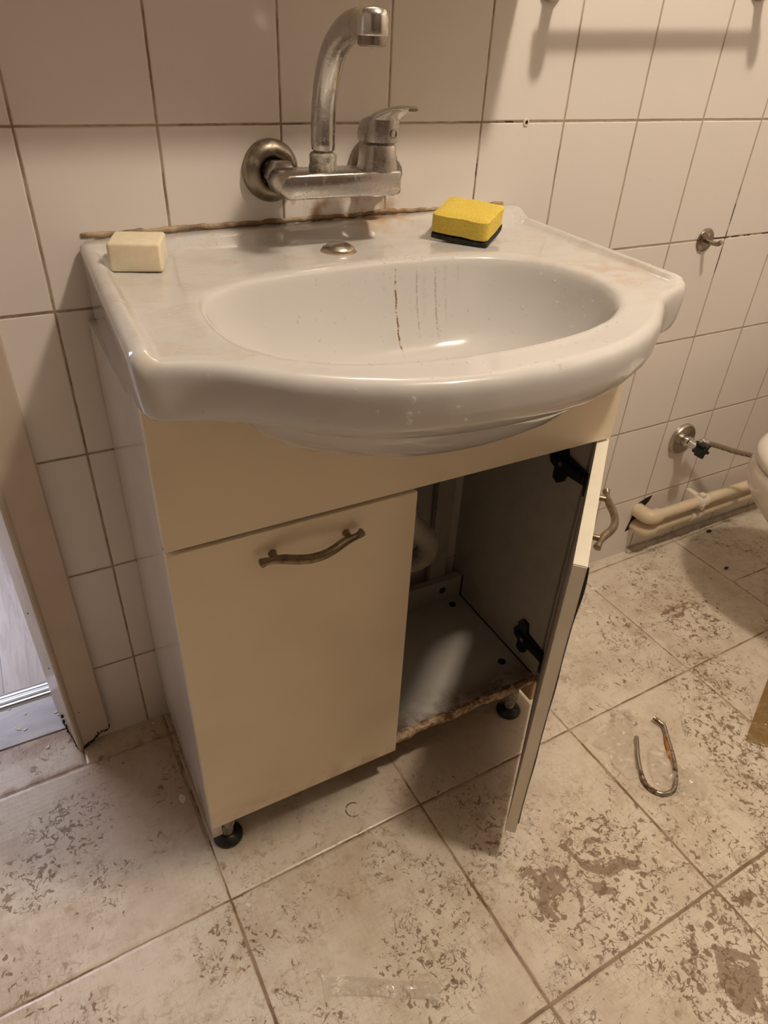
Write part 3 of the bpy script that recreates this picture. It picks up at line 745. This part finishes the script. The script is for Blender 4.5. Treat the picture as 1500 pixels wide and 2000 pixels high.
# peeling edging strip on the outer side of the free edge
bm = bmesh.new(); rows = []
for i in range(41):
    z = 0.604 - 0.50 * i / 40; off = 0.0013 + 0.0022 * math.exp(-((z - 0.575) / 0.035) ** 2) + 0.0006 * sin(i * 0.5)
    a = DM @ Vector((DW - 0.001, 0.0013, z)); b = DM @ Vector((DW + 0.0008, off, z)); c = DM @ Vector((DW + 0.0003, off + 0.0010, z)); d = DM @ Vector((DW - 0.0018, 0.0022, z))
    rows.append([bm.verts.new(q) for q in (a, b, c, d)])
for a, b in zip(rows, rows[1:]):
    for k in range(4): bm.faces.new((a[k], a[(k + 1) % 4], b[(k + 1) % 4], b[k]))
bm.faces.new(rows[0]); bm.faces.new(rows[-1][::-1])
obj('peeling_strip', bm, 'darkglue', DR, label='dark peeling edge strip')
handle(DR, DM @ Matrix.Translation((0.159, 0.0012, 0.5705)) @ Matrix.Rotation(pi, 4, 'Z'))
# hinges: cup on the door, arm and wing plate on the panel
def hinge(z):
    bm = bmesh.new(); x = CX1 - .0161
    wing = [(-.018, .020), (-.010, .030), (.002, .029), (.006, .013), (.010, .012), (.030, .009), (.046, .007), (.050, -.006), (.046, -.010), (.012, -.012), (.008, -.024), (-.002, -.031), (-.012, -.027), (-.012, -.012), (-.022, -.009), (-.026, 0.0), (-.022, .008), (-.016, .010)]
    # wing: (along -y, z)
    pl = [( -0.2535 - a * 1.15, z + b * 1.25) for a, b in wing]
    prism(bm, pl, x - 0.006, x - 0.0005, Matrix(((0, 0, 1, 0), (1, 0, 0, 0), (0, 1, 0, 0), (0, 0, 0, 1))))
    box(bm, x - .0110, x - .006, -0.300, -0.236, z - .007, z + .007, bev=.002)
    box(bm, x - .0125, x - .004, -0.310, -0.296, z - .0075, z + .0075, bev=.002)
    h = obj('hinge', bm, 'black', VC)
    c = bmesh.new(); lathe(c, [(0.017, 0), (0.017, 0.0025), (0.014, 0.004), (0, 0.004)], DM @ axis((0.034, -0.0151, z), (0, -1, 0)), 24)
    obj('hinge_cup', c, 'black', DR)
    s = bmesh.new(); lathe(s, [(0.004, 0), (0.004, .0012), (0, .0018)], axis((x - .0111, -0.2560, z), (-1, 0, 0)), 14); obj('screw', s, 'steel', h)
hinge(0.540); hinge(0.158)
# adjustable feet
def foot(x, y, top=0.079):
    bm = bmesh.new(); lathe(bm, [(0.0, 0.0), (0.0225, 0.0), (0.0235, 0.002), (0.0235, 0.005), (0.022, 0.0075), (0.014, 0.0125), (0.009, 0.015), (0.0, 0.015)], Matrix.Translation((x, y, 0)), 36)
    f = obj('leg', bm, 'footblack', VC, 40, label='black domed foot with a limescaled stem')
    bm = bmesh.new(); lathe(bm, [(0.0, 0.014), (0.0085, 0.014), (0.0095, 0.017), (0.0095, 0.03), (0.013, 0.036), (0.0125, 0.055), (0.012, top - .0001), (0.0, top - .0001)], Matrix.Translation((x, y, 0)), 28)
    obj('stem', bm, 'lime', f, 40)
M['footblack'] = plain('scuffed_black_foot', (0.035, 0.035, 0.035), 0.3, 0.2, var=0.4, scale=80)
foot(0.0625, -0.286); foot(0.626, -0.283); foot(0.0625, -0.05); foot(0.626, -0.05)
# cable-like drain hose inside
DH = thing('drain_hose', 'white corrugated drain hose hanging behind the left door inside the cabinet', 'hose', (0.345, -0.30, 0.66))
bm = bmesh.new()
pts = catmull([(0.3545, -0.292, 0.680), (0.370, -0.24, 0.57), (0.42, -0.18, 0.455), (0.475, -0.135, 0.385), (0.512, -0.112, 0.335), (0.518, -0.098, 0.290), (0.490, -0.075, 0.262), (0.44, -0.055, 0.262), (0.38, -0.04, 0.30), (0.33, -0.026, 0.37)], 26)
rad = [0.0195 + 0.0022 * (1 if (i // 2) % 2 else -1) * 0.5 for i in range(len(pts))]
tube(bm, pts, rad, 22, flat=1.0); obj('corrugated_tube', bm, 'corr', DH, 30)
bm = bmesh.new(); lathe(bm, [(0, 0), (0.022, 0), (0.024, 0.006), (0.024, 0.022), (0, 0.022)], Matrix.Translation((0.3545, -0.292, 0.680)), 28); obj('collar', bm, 'pvc_white', DH, 40)

# ------------------------------------------------------------------ wall mixer tap
TP = thing('mixer_tap', 'tarnished chrome wall mixer tap with high curved spout above the washbasin', 'tap', (0.364, 0.0, 0.925))
for x in (0.289, 0.437):
    bm = bmesh.new(); lathe(bm, [(0.037, 0.0), (0.0372, 0.004), (0.0345, 0.0105), (0.029, 0.0150), (0.023, 0.0165), (0.0185, 0.0150), (0.0165, 0.0100), (0.0155, 0.0)], axis((x, -0.0003, 0.927), (0, -1, 0)), 56)
    r = obj('rosette', bm, 'rosette', TP, 60, label='domed tarnished wall rosette')
    bm = bmesh.new(); lathe(bm, [(0.0148, 0.001), (0.0148, 0.024), (0.0165, 0.027), (0.0165, 0.030)], axis((x, 0, 0.927), (0, -1, 0)), 30); obj('connector', bm, 'chrome', r, 40)
    bm = bmesh.new(); lathe(bm, [(0.013, 0.0295), (0.0190, 0.0300), (0.0200, 0.0335), (0.0200, 0.048), (0.0185, 0.052), (0.0, 0.052)], axis((x, 0, 0.926), (0, -1, 0)), 30 if x > .4 else 6)
    obj('union_nut', bm, 'chrome', r, 30 if x < .4 else 50)
# body: rounded bar
def body():
    bm = bmesh.new()
    # stadium cross-section in XZ extruded along y
    def ring(y, ins, hz=0.0145, x0=0.2665, x1=0.4285):
        pts = []
        x0 += ins; x1 -= ins; h = hz - ins
        for k in range(13): a = pi / 2 + pi * k / 12; pts.append((x0 + h * .95 + h * .95 * cos(a), 0.9235 + h * sin(a)))
        c = 0.004
        for (cx, cz, a0) in ((x1 - c, 0.9235 - h + c, -pi / 2), (x1 - c, 0.9235 + h - c, 0)):
            for k in range(5): a = a0 + pi / 2 * k / 4; pts.append((cx + c * cos(a), cz + c * sin(a)))
        return [bm.verts.new((x, y, z)) for x, z in pts]
    R = [ring(-0.048, .004), ring(-0.049, .0015), ring(-0.052, 0), ring(-0.095, 0), ring(-0.0985, .0012), ring(-0.1, .0035)]
    for a, b in zip(R, R[1:]):
        for k in range(len(a)): bm.faces.new((a[k], a[(k + 1) % len(a)], b[(k + 1) % len(a)], b[k]))
    bm.faces.new(R[0]); bm.faces.new(R[-1][::-1])
    return bm
obj('body', body(), 'chrome', TP, 40)
# valve tower, slightly squarish
bm = bmesh.new()
def sq(cx, cy, z, rx, ry, e=3.0, n=40, dzf=None):
    out = []
    for k in range(n):
        a = 2 * pi * k / n; c, s = cos(a), sin(a)
        x = cx + rx * (abs(c) ** (2 / e)) * (1 if c > 0 else -1); y = cy + ry * (abs(s) ** (2 / e)) * (1 if s > 0 else -1)
        out.append(bm.verts.new((x, y, z + (dzf(x, y) if dzf else 0))))
    return out
def loft(R, cap=True):
    for a, b in zip(R, R[1:]):
        for k in range(len(a)): bm.faces.new((a[k], a[(k + 1) % len(a)], b[(k + 1) % len(a)], b[k]))
    if cap: bm.faces.new(R[0][::-1]); bm.faces.new(R[-1])
vx, vy = 0.4035, -0.0775
loft([sq(vx, vy, 0.9085, .0235, .0205), sq(vx, vy, 0.912, .0250, .0222), sq(vx, vy, 0.935, .0245, .0222), sq(vx, vy, 0.948, .0215, .0212), sq(vx, vy, 0.9635, .0210, .0210), sq(vx, vy, 0.9655, .0195, .0195)])
obj('valve_tower', bm, 'chrome', TP, 40)
# lever: cap with tongue pointing forward and up
bm = bmesh.new()
slope = lambda x, y: (-(y - vy)) * 0.30
loft([sq(vx, vy, 0.9675, .0215, .0215, 2.6), sq(vx, vy, 0.9690, .0240, .0240, 2.6), sq(vx, vy, 0.9760, .0245, .0245, 2.6), sq(vx, vy - .001, 0.986, .0238, .0240, 2.6, dzf=slope), sq(vx, vy - .002, 0.9925, .0215, .0225, 2.6, dzf=slope), sq(vx, vy - .002, 0.9945, .016, .018, 2.6, dzf=slope)])
lev = obj('lever', bm, 'chrome', TP, 40)
bm = bmesh.new()
path = [(vx, vy - .006, 0.991), (vx + .001, vy - .018, 0.9965), (vx + .002, vy - .032, 1.002), (vx + .004, vy - .048, 1.0065), (vx + .006, vy - .062, 1.0085), (vx + .007, vy - .070, 1.0080)]
wid = [0.021, 0.021, 0.018, 0.0155, 0.0125, 0.007]; thk = [0.006, 0.007, 0.0055, 0.0040, 0.0030, 0.0015]
R = []
for p, w, t_ in zip(catmull(path, 5)[::1], [wid[min(5, i // 5)] * (1 - (i % 5) / 5) + wid[min(5, i // 5 + 1)] * (i % 5) / 5 for i in range(26)], [thk[min(5, i // 5)] * (1 - (i % 5) / 5) + thk[min(5, i // 5 + 1)] * (i % 5) / 5 for i in range(26)]):
    R.append([bm.verts.new((p.x + w * (abs(cos(a)) ** .7) * (1 if cos(a) > 0 else -1), p.y, p.z + t_ * sin(a))) for a in [2 * pi * k / 24 for k in range(24)]])
loft(R); obj('lever_blade', bm, 'chrome_clean', lev, 60, label='shiny chrome lever blade')
bm = bmesh.new(); lathe(bm, [(0.0052, -.001), (0.0052, .0006), (0.0042, .0010), (0.0040, -.0008), (0, -.0008)], axis((vx + .0085, vy - .0237, 0.9785), (0.18, -1, 0)), 24)
obj('indicator', bm, 'rosette', lev, 40)
# spout
sx = 0.3305
bm = bmesh.new(); lathe(bm, [(0.0, 0.936), (0.0165, 0.936), (0.0175, 0.9385), (0.0175, 0.942), (0.0165, 0.9445), (0.0165, 0.954), (0.0150, 0.9565), (0.0120, 0.957), (0.012, 0.9635), (0.0, 0.9635)], Matrix.Translation((sx, -0.0745, 0)), 40)
obj('spout_nut', bm, 'lime', TP, 50, label='limescaled nut below the spout')
bm = bmesh.new(); pts = catmull([(sx, -0.0745, 0.9600), (sx, -0.0748, 0.978), (sx, -0.0765, 0.998), (sx, -0.0815, 1.020), (sx, -0.0905, 1.041), (sx, -0.1040, 1.059), (sx, -0.1220, 1.0725), (sx, -0.1450, 1.0820), (sx, -0.1700, 1.0855), (sx, -0.1900, 1.0850)], 8)
rad = [0.0145 if i > 3 else 0.0138 + i * .0003 for i in range(len(pts))]
tube(bm, pts, rad, 32, flat=1.0); sp = obj('spout', bm, 'chrome', TP, 60)
bm = bmesh.new(); lathe(bm, [(0.0, 0.0135), (0.010, 0.0130), (0.0140, 0.0110), (0.0156, 0.006), (0.0158, -0.0085), (0.0150, -0.0100), (0, -0.0100)], Matrix.Translation((sx, -0.1950, 1.0865)), 40)
obj('spout_end', bm, 'chrome_clean', sp, 60, label='polished vertical spout outlet')
bm = bmesh.new(); lathe(bm, [(0, 0), (0.0143, 0), (0.0146, -0.001), (0.0146, -0.0075), (0.0125, -0.009), (0.0105, -0.0075), (0, -0.0075)], Matrix.Translation((sx, -0.1950, 1.0765)), 40)
obj('aerator', bm, 'rosette', sp, 40)
bm = bmesh.new()
for (x, y, z, r) in ((sx - .004, -0.201, 1.0660, .0034), (0.283, -0.092, 0.9070, .0034), (0.3165, -0.096, 0.9080, .0026), (0.296, -0.098, 0.9085, .0022)):
    bmesh.ops.create_icosphere(bm, subdivisions=3, radius=r, matrix=Matrix.Translation((x, y, z)) @ Matrix.Diagonal((1, 1, 1.25, 1)))
o = obj('hanging_drops', bm, 'water', smooth=180); tag(o, 'water drops hanging below the spout outlet and tap body', 'water', kind='stuff')

# ------------------------------------------------------------------ soap and sponge
t = obj('soap_bar', B(-0.0285, 0.0285, -0.0275, 0.0275, 0.0, 0.0315, bev=.004, seg=4), 'soap', smooth=180)
bpy.context.view_layer.update()
rng = random.Random(4)
for v in t.data.vertices:
    v.co += Vector((rng.uniform(-1, 1), rng.uniform(-1, 1), 0)) * 0.0002
t.matrix_world = Matrix.Translation((0.0945, -0.0930, 0.8489)) @ Matrix.Rotation(radians(-20), 4, 'Z')
tag(t, 'cream coloured square bar of soap on the left deck of the washbasin', 'soap')
SPM = Matrix.Translation((0.534, -0.1035, 0.8555)) @ Matrix.Rotation(radians(37.6), 4, 'Z')
SPM2 = SPM @ Matrix.Rotation(radians(-8.5), 4, 'Y') @ Matrix.Rotation(radians(2.3), 4, 'X')
S = thing('sponge', 'yellow sponge with dark scouring side on the back right corner of the washbasin', 'sponge', (0.534, -0.1035, 0.850))
def wavy(x0, x1, y0, y1, z0, z1, bev, mtx, seed, amp=.0015):
    bm = bmesh.new(); box(bm, x0, x1, y0, y1, z0, z1)
    bmesh.ops.subdivide_edges(bm, edges=bm.edges[:], cuts=10, use_grid_fill=True)
    from mathutils import noise as mn
    for v in bm.verts:
        c = v.co; k = Vector((min(1, max(-1, (c.x - (x0 + x1) / 2) / ((x1 - x0) / 2))), min(1, max(-1, (c.y - (y0 + y1) / 2) / ((y1 - y0) / 2))), min(1, max(-1, (c.z - (z0 + z1) / 2) / ((z1 - z0) / 2)))))
        n3 = (abs(k.x) > .98) + (abs(k.y) > .98) + (abs(k.z) > .98)
        if n3 >= 2: v.co -= Vector((k.x * (abs(k.x) > .98), k.y * (abs(k.y) > .98), k.z * (abs(k.z) > .98))) * bev
        v.co += mn.noise_vector(c * 40 + Vector((seed, 0, 0))) * amp
    bmesh.ops.transform(bm, matrix=mtx, verts=bm.verts); return bm
obj('foam', wavy(-.0375, .0375, -.0395, .0395, .0065, .0345, .002, SPM2, 1), 'sponge', S, 60, label='yellow foam')
obj('scouring_pad', wavy(-.038, .038, -.0400, .0400, .0003, .0070, .001, SPM2, 2, .001), 'scour', S, 60, label='dark green-black scouring pad')

# ------------------------------------------------------------------ right part of the wall
def wallhook():
    t = thing('wall_hook', 'small round metal wall hook on the tiles right of the washbasin', 'hook', (1.162, 0, 0.777))
    bm = bmesh.new(); lathe(bm, [(0.0215, 0), (0.0215, .002), (0.020, .0038), (0.012, .0055), (0, .006)], axis((1.165, -0.0003, 0.7765), (0, -1, 0)), 36); obj('plate', bm, 'rosette', t, 40)
    bm = bmesh.new(); tube(bm, catmull([(1.165, -0.004, 0.776), (1.166, -0.020, 0.775), (1.167, -0.031, 0.776), (1.167, -0.036, 0.781)], 5), 0.0042, 14); obj('peg', bm, 'rosette', t, 50)
    bm = bmesh.new(); lathe(bm, [(0.0035, 0), (0.003, .0012), (0, .0015)], axis((1.165, -0.0055, 0.787), (0, -1, 0)), 14); obj('screw', bm, 'steel', t, 40)
wallhook()
bm = bmesh.new(); lathe(bm, [(0.0028, -0.004), (0.0028, 0.0012), (0.0050, 0.0012), (0.0058, 0.0), ], axis((0.6925, -0.0003, 0.9785), (0, -1, 0)), 24)
o = obj('wall_plug', bm, 'pvc_white', smooth=40); tag(o, 'empty plastic wall plug in the grout line right of the tap', 'wall plug')
bm = bmesh.new(); lathe(bm, [(0, 0.0004), (0.0027, 0.0004), (0.0027, -0.003)], axis((0.6925, -0.0003, 0.9785), (0, -1, 0)), 20); obj('hole', bm, 'hole', o)
# towel rail: only the bottoms of its brackets reach the frame
t = thing('towel_rail', 'metal towel rail at the top right edge, only its two brackets showing', 'towel rail', (0.915, 0, 1.17))
for x, z in ((0.7035, 1.1420), (1.122, 1.1650)):
    bm = bmesh.new(); lathe(bm, [(0.020, 0), (0.020, .004), (0.016, .009), (0.010, .012), (0.009, .048), (0.012, .052), (0.012, .066), (0.009, .070), (0, .071)], axis((x, -0.0003, z), (0, -1, 0)), 30); obj('bracket', bm, 'steel', t, 50)
bm = bmesh.new(); tube(bm, [(0.690, -0.060, 1.1620), (1.130, -0.060, 1.1790)], 0.0075, 18); obj('rail', bm, 'steel', t, 50)

# angle valve
V = thing('angle_valve', 'chrome angle valve with black knob on the wall near the toilet', 'valve', (1.288, 0, 0.315))
vc = Vector((1.2885, -0.0003, 0.316))
bm = bmesh.new(); lathe(bm, [(0.0385, 0), (0.0385, .006), (0.036, .0095), (0.016, .0115), (0.013, .010)], axis(vc, (0, -1, 0)), 48); obj('rosette', bm, 'steel', V, 40)
bm = bmesh.new(); lathe(bm, [(0.0125, .002), (0.0125, .018), (0.0145, .020), (0.0145, .027), (0.0105, .029), (0.0105, .050), (0, .050)], axis(vc, (0, -1, 0)), 30); obj('valve_body', bm, 'chrome_clean', V, 40)
bm = bmesh.new(); lathe(bm, [(0.009, 0), (0.009, .016), (0.011, .018), (0.011, .030), (0.0085, .032)], axis(vc + Vector((.004, -.044, .004)), (1, 0.05, -0.1)), 24); obj('outlet', bm, 'chrome_clean', V, 40)
bm = bmesh.new()
prof = [(0.014 + 0.0045 * (1 if (k // 2) % 2 else -1), 2 * pi * k / 20) for k in range(20)]
prism(bm, [(r * cos(a), r * sin(a)) for r, a in prof], 0.050, 0.072, axis(vc, (0, -1, -0.0)))
lathe(bm, [(0.0, .0725), (0.008, .0725), (0.009, .070)], axis(vc, (0, -1, 0)), 20); obj('knob', bm, 'black', V, 30, label='black fluted plastic knob')
H = obj('supply_hose', (lambda b: (tube(b, catmull([(1.325, -0.045, 0.317), (1.36, -0.052, 0.305), (1.41, -0.072, 0.288), (1.46, -0.095, 0.275), (1.50, -0.125, 0.262)], 8), 0.0062, 18), b)[1])(bmesh.new()), 'braid', smooth=60)
tag(H, 'braided metal water hose running from the angle valve to the toilet', 'hose')

# pipes along the foot of the wall
def pipe(name, z, y, x0, label, r):
    t = thing(name, label, 'pipe', (x0, 0, z), group='plastic pipes along the foot of the wall')
    bm = bmesh.new(); slope = 0.0
    tube(bm, [(x0 + 0.022, y, z), (XR - .002, y, z + slope)], r, 28); obj('tube', bm, 'pvc', t, 60)
    bm = bmesh.new()
    tube(bm, catmull([(x0, 0.0, z), (x0, y * .45, z), (x0 + .003, y * 0.80, z), (x0 + .011, y * .98, z), (x0 + .022, y, z), (x0 + 0.030, y, z)], 8), r * 1.35, 28); obj('elbow', bm, 'pvc', t, 60)
    return t
p1 = pipe('water_pipe', 0.1325, -0.041, 1.209, 'upper of the two cream plastic pipes along the foot of the wall', 0.0138)
p2 = pipe('water_pipe', 0.0870, -0.033, 1.213, 'lower thinner of the two cream plastic pipes along the foot of the wall', 0.0125)
t = thing('pipe_clip', 'white plastic double clip holding the two pipes to the wall', 'pipe clip', (1.385, 0, 0.11))
bm = bmesh.new()
for zc, yc, r in ((0.1325, -0.041, .0140), (0.0870, -0.033, .0127)):
    tube(bm, [(1.372, yc, zc), (1.374, yc, zc), (1.406, yc, zc), (1.408, yc, zc)], [r + .001, r + .003, r + .003, r + .001], 26)
box(bm, 1.374, 1.390, -0.030, -0.0005, 0.078, 0.150, bev=.002); box(bm, 1.380, 1.396, -0.050, -0.034, 0.1450, 0.156, bev=.003); box(bm, 1.378, 1.386, -0.060, -0.052, 0.118, 0.134, bev=.001)
obj('clip_body', bm, 'pvc_white', t, 40)
# broken tile around the elbows (hole)
rng = random.Random(6)
hp = [(-.022, -.060), (-.010, -.058), (0.012, -.064), (0.020, -.04), (0.018, 0.0), (0.034, 0.016), (0.040, 0.032), (0.018, 0.028), (-.002, 0.020), (-.012, 0.004), (-.012, -.020), (-.017, -.04)]
bm = bmesh.new(); prism(bm, [(1.209 + a, 0.132 + b) for a, b in hp], 0.0, 0.0012, Matrix(((1, 0, 0, 0), (0, 0, -1, 0), (0, 1, 0, 0), (0, 0, 0, 1))))
o = obj('broken_tile_hole', bm, 'hole'); tag(o, 'dark broken hole in the tiles where the pipes enter the wall', 'hole')

# ------------------------------------------------------------------ toilet (left edge of the bowl)
TX = 1.40
T = thing('toilet', 'white ceramic wall-hung toilet bowl cut off by the right edge of the picture', 'toilet', (TX, -0.30, 0.1))
def oval(bm, z, a, b, cy, cx=TX, n=64, p=2.1):
    out = []
    for k in range(n):
        t_ = 2 * pi * k / n; c, s = cos(t_), sin(t_)
        out.append(bm.verts.new((cx + a * abs(c) ** (2 / p) * (1 if c > 0 else -1), cy + b * abs(s) ** (2 / p) * (1 if s > 0 else -1), z)))
    return out
bm = bmesh.new()
loft([oval(bm, 0.140, .04, .05, -.36, 1.50), oval(bm, 0.144, .06, .08, -.36, 1.50), oval(bm, 0.165, .08, .11, -.365, 1.485), oval(bm, 0.20, .105, .135, -.37, 1.46), oval(bm, 0.24, .130, .160, -.37, 1.435), oval(bm, 0.28, .150, .180, -.37, 1.415), oval(bm, 0.32, .168, .193, -.375, 1.397), oval(bm, 0.35, .179, .200, -.38, 1.388), oval(bm, 0.375, .184, .203, -.383, 1.39), oval(bm, 0.387, .181, .200, -.383, 1.39), oval(bm, 0.390, .170, .190, -.383, 1.39)])
obj('bowl', bm, 'ceramic2', T, 60)
obj('neck', B(1.47, XR - .001, -0.52, -0.245, 0.17, 0.375, bev=.02, seg=4), 'ceramic2', T, 40)
bm = bmesh.new()
loft([oval(bm, 0.3905, .170, .190, -.383, 1.388), oval(bm, 0.392, .178, .198, -.383, 1.388), oval(bm, 0.402, .181, .201, -.383, 1.388), oval(bm, 0.412, .179, .199, -.383, 1.388), oval(bm, 0.421, .168, .188, -.383, 1.388), oval(bm, 0.424, .14, .16, -.383, 1.388)])
obj('lid', bm, 'ceramic2', T, 60)

for ch in T.children:
    ch.data.transform(Matrix.Translation((-0.032, 0.012, 0)))
    for v in ch.data.vertices: v.co.x = min(v.co.x, XR - .001) if v.co.x < 1.85 else XR - .001

# ------------------------------------------------------------------ things lying on the floor
bm = bmesh.new()
pts = catmull([(0.8051, -0.4458, .006), (0.7895, -0.463, .006), (0.7742, -0.4806, .0055), (0.7600, -0.500, .005), (0.7490, -0.520, .005), (0.7470, -0.5373, .005), (0.7590, -0.5549, .005), (0.7818, -0.5581, .005), (0.8044, -0.5432, .005), (0.820, -0.527, .005), (0.8337, -0.5102, .0055), (0.8521, -0.4819, .006), (0.8660, -0.4600, .007), (0.8715, -0.4505, .008), (0.8690, -0.4410, .009), (0.8653, -0.4292, .011)], 7)
tube(bm, pts, 0.0040, 18)
o = obj('bent_tube', bm, 'bent', smooth=60); tag(o, 'thin rusty chrome tube bent into a hook shape lying on the floor', 'metal tube')
bm = bmesh.new(); tube(bm, [p + Vector((-.0035, .0015, -.002)) for p in pts[66:82]], [0.001 + 0.0033 * sin(pi * i / 15) for i in range(16)], 10); obj('rust_streak', bm, 'rust', o, 60, label='orange rust on the long arm')

def wrapper(name, poly, label, cat, mat, seed, h=0.010, res=0.0055, frq=44):
    """crumpled thin film filling a floor polygon"""
    from mathutils import noise as mn
    bm = bmesh.new(); xs = [p[0] for p in poly]; ys = [p[1] for p in poly]
    def inside(x, y):
        c = False
        for i in range(len(poly)):
            (x1, y1), (x2, y2) = poly[i - 1], poly[i]
            if (y1 > y) != (y2 > y) and x < (x2 - x1) * (y - y1) / (y2 - y1) + x1: c = not c
        return c
    vs = [bm.verts.new((x, y, 0)) for x, y in poly]; f = bm.faces.new(vs)
    bmesh.ops.triangulate(bm, faces=[f])
    for _ in range(6):
        es = [e for e in bm.edges if e.calc_length() > res * 1.6]
        if not es: break
        bmesh.ops.subdivide_edges(bm, edges=es, cuts=1); bmesh.ops.triangulate(bm, faces=bm.faces[:])
    for v in bm.verts:
        q = Vector((v.co.x * frq, v.co.y * frq, seed)); a = abs(mn.noise(q)) ; b = abs(mn.noise(q * 2.3 + Vector((5, 1, 2))))
        v.co.z = 0.0006 + h * (1.3 * a + 0.5 * b)
    bm.normal_update()
    r = bmesh.ops.extrude_face_region(bm, geom=bm.faces[:]); 
    for v in [e for e in r['geom'] if isinstance(e, bmesh.types.BMVert)]: v.co.z += 0.00025
    o = obj(name, bm, mat, smooth=25); tag(o, label, cat); return o
wrapper('plastic_wrapper', [(0.8097, -0.3768), (0.8486, -0.3888), (0.835, -0.415), (0.812, -0.432), (0.790, -0.455), (0.772, -0.488), (0.745, -0.512), (0.727, -0.505), (0.722, -0.470), (0.735, -0.446), (0.718, -0.420), (0.748, -0.405), (0.782, -0.400)], 'crumpled clear plastic wrapper left of the bent tube', 'plastic wrapper', 'film', 3.1)
wrapper('plastic_wrapper', [(0.838, -0.500), (0.836, -0.534), (0.852, -0.560), (0.842, -0.588), (0.815, -0.598), (0.795, -0.575), (0.772, -0.560), (0.762, -0.535), (0.775, -0.505), (0.800, -0.480), (0.826, -0.470)], 'clear plastic wrapper lying over the curve of the bent tube', 'plastic wrapper', 'film', 7.7, h=0.010)
wrapper('plastic_strip', [(0.1129, -0.5423), (0.157, -0.5640), (0.206, -0.5950), (0.256, -0.6225), (0.2506, -0.6357), (0.2370, -0.6480), (0.2268, -0.6310), (0.200, -0.6180), (0.160, -0.5930), (0.1171, -0.5710), (0.108, -0.5790), (0.105, -0.5740)], 'long crumpled clear plastic strip lying on the floor at the bottom edge', 'plastic strip', 'film', 1.3, h=0.008)
wrapper('plastic_sheet', [(1.200, -0.445), (0.9924, -0.5432), (1.0197, -0.5734), (1.10, -0.62), (1.26, -0.56), (1.26, -0.47)], 'brownish translucent plastic sheet on the floor at the right edge', 'plastic sheet', 'film_brown', 4.4, h=0.004)

# paint flakes
flk = [((1.034, -0.0788), .013, 'white paint flake near the foot of the wall behind the open door'), ((0.9666, -0.1357), .012, 'white paint flake beside the open door, second from the wall'), ((0.8812, -0.1945), .014, 'largest pale paint flake on the floor right of the open door'),
       ((0.898, -0.190), .006, 'small paint flake next to the largest one right of the open door'), ((0.94, -0.165), .005, 'tiny paint flake between two larger ones right of the open door'), ((0.0128, -0.1885), .012, 'narrow white paint flake beside the left side of the cabinet'),
       ((0.0061, -0.012), .004, 'tiny paint flake in the corner behind the cabinet side'), ((-0.2158, 0.0816), .008, 'white paint flake on the marble sill, left of a pair'), ((-0.204, 0.0745), .005, 'small round paint flake on the marble sill, right of a pair'),
       ((-0.148, 0.092), .007, 'white paint flake on the sill touching the door casing'), ((-0.1445, 0.083), .006, 'second paint flake on the sill at the rotted casing'), ((-0.20, 0.112), .004, 'tiny flake in the middle of the marble sill'),
       ((-0.225, 0.135), .004, 'tiny flake on the sill beside the aluminium strip'), ((-0.172, 0.018), .005, 'small paint flake on the floor tile in front of the sill'), ((0.055, -0.405), .006, 'thin paint flake on the floor in front of the left foot')]
for i, ((x, y), r, lab) in enumerate(flk):
    rng = random.Random(i + 40); bm = bmesh.new(); n = 9; a0 = rng.uniform(0, 6)
    P = [(r * rng.uniform(.45, 1.05) * cos(2 * pi * k / n), r * rng.uniform(.3, .6) * sin(2 * pi * k / n)) for k in range(n)]
    z = 0.0021 if y > 0.046 else 0.0002
    prism(bm, P, 0, 0.0009, Matrix.Translation((x, y, z)) @ Matrix.Rotation(a0, 4, 'Z') @ Matrix.Rotation(rng.uniform(0, .05), 4, 'X'))
    for v in bm.verts: v.co.z = max(v.co.z, z)
    tag(obj('paint_flake', bm, 'chip'), lab, 'paint flake', 'paint flakes on the floor')
for (x, y, r, lab) in ((1.488, -0.034, .008, 'black crumb of debris on the floor below the pipes'), (1.398, -0.165, .007, 'brown crumb of debris on the floor left of the toilet')):
    bm = bmesh.new(); bmesh.ops.create_icosphere(bm, subdivisions=2, radius=r, matrix=Matrix.Translation((x, y, r * .3)) @ Matrix.Diagonal((1, .6, .35, 1)))
    for v in bm.verts: v.co += Vector((random.uniform(-.001, .001), random.uniform(-.001, .001), 0)); v.co.z = max(v.co.z, 0.0001)
    tag(obj('debris_crumb', bm, 'debris'), lab, 'debris')
bpy.context.view_layer.update()
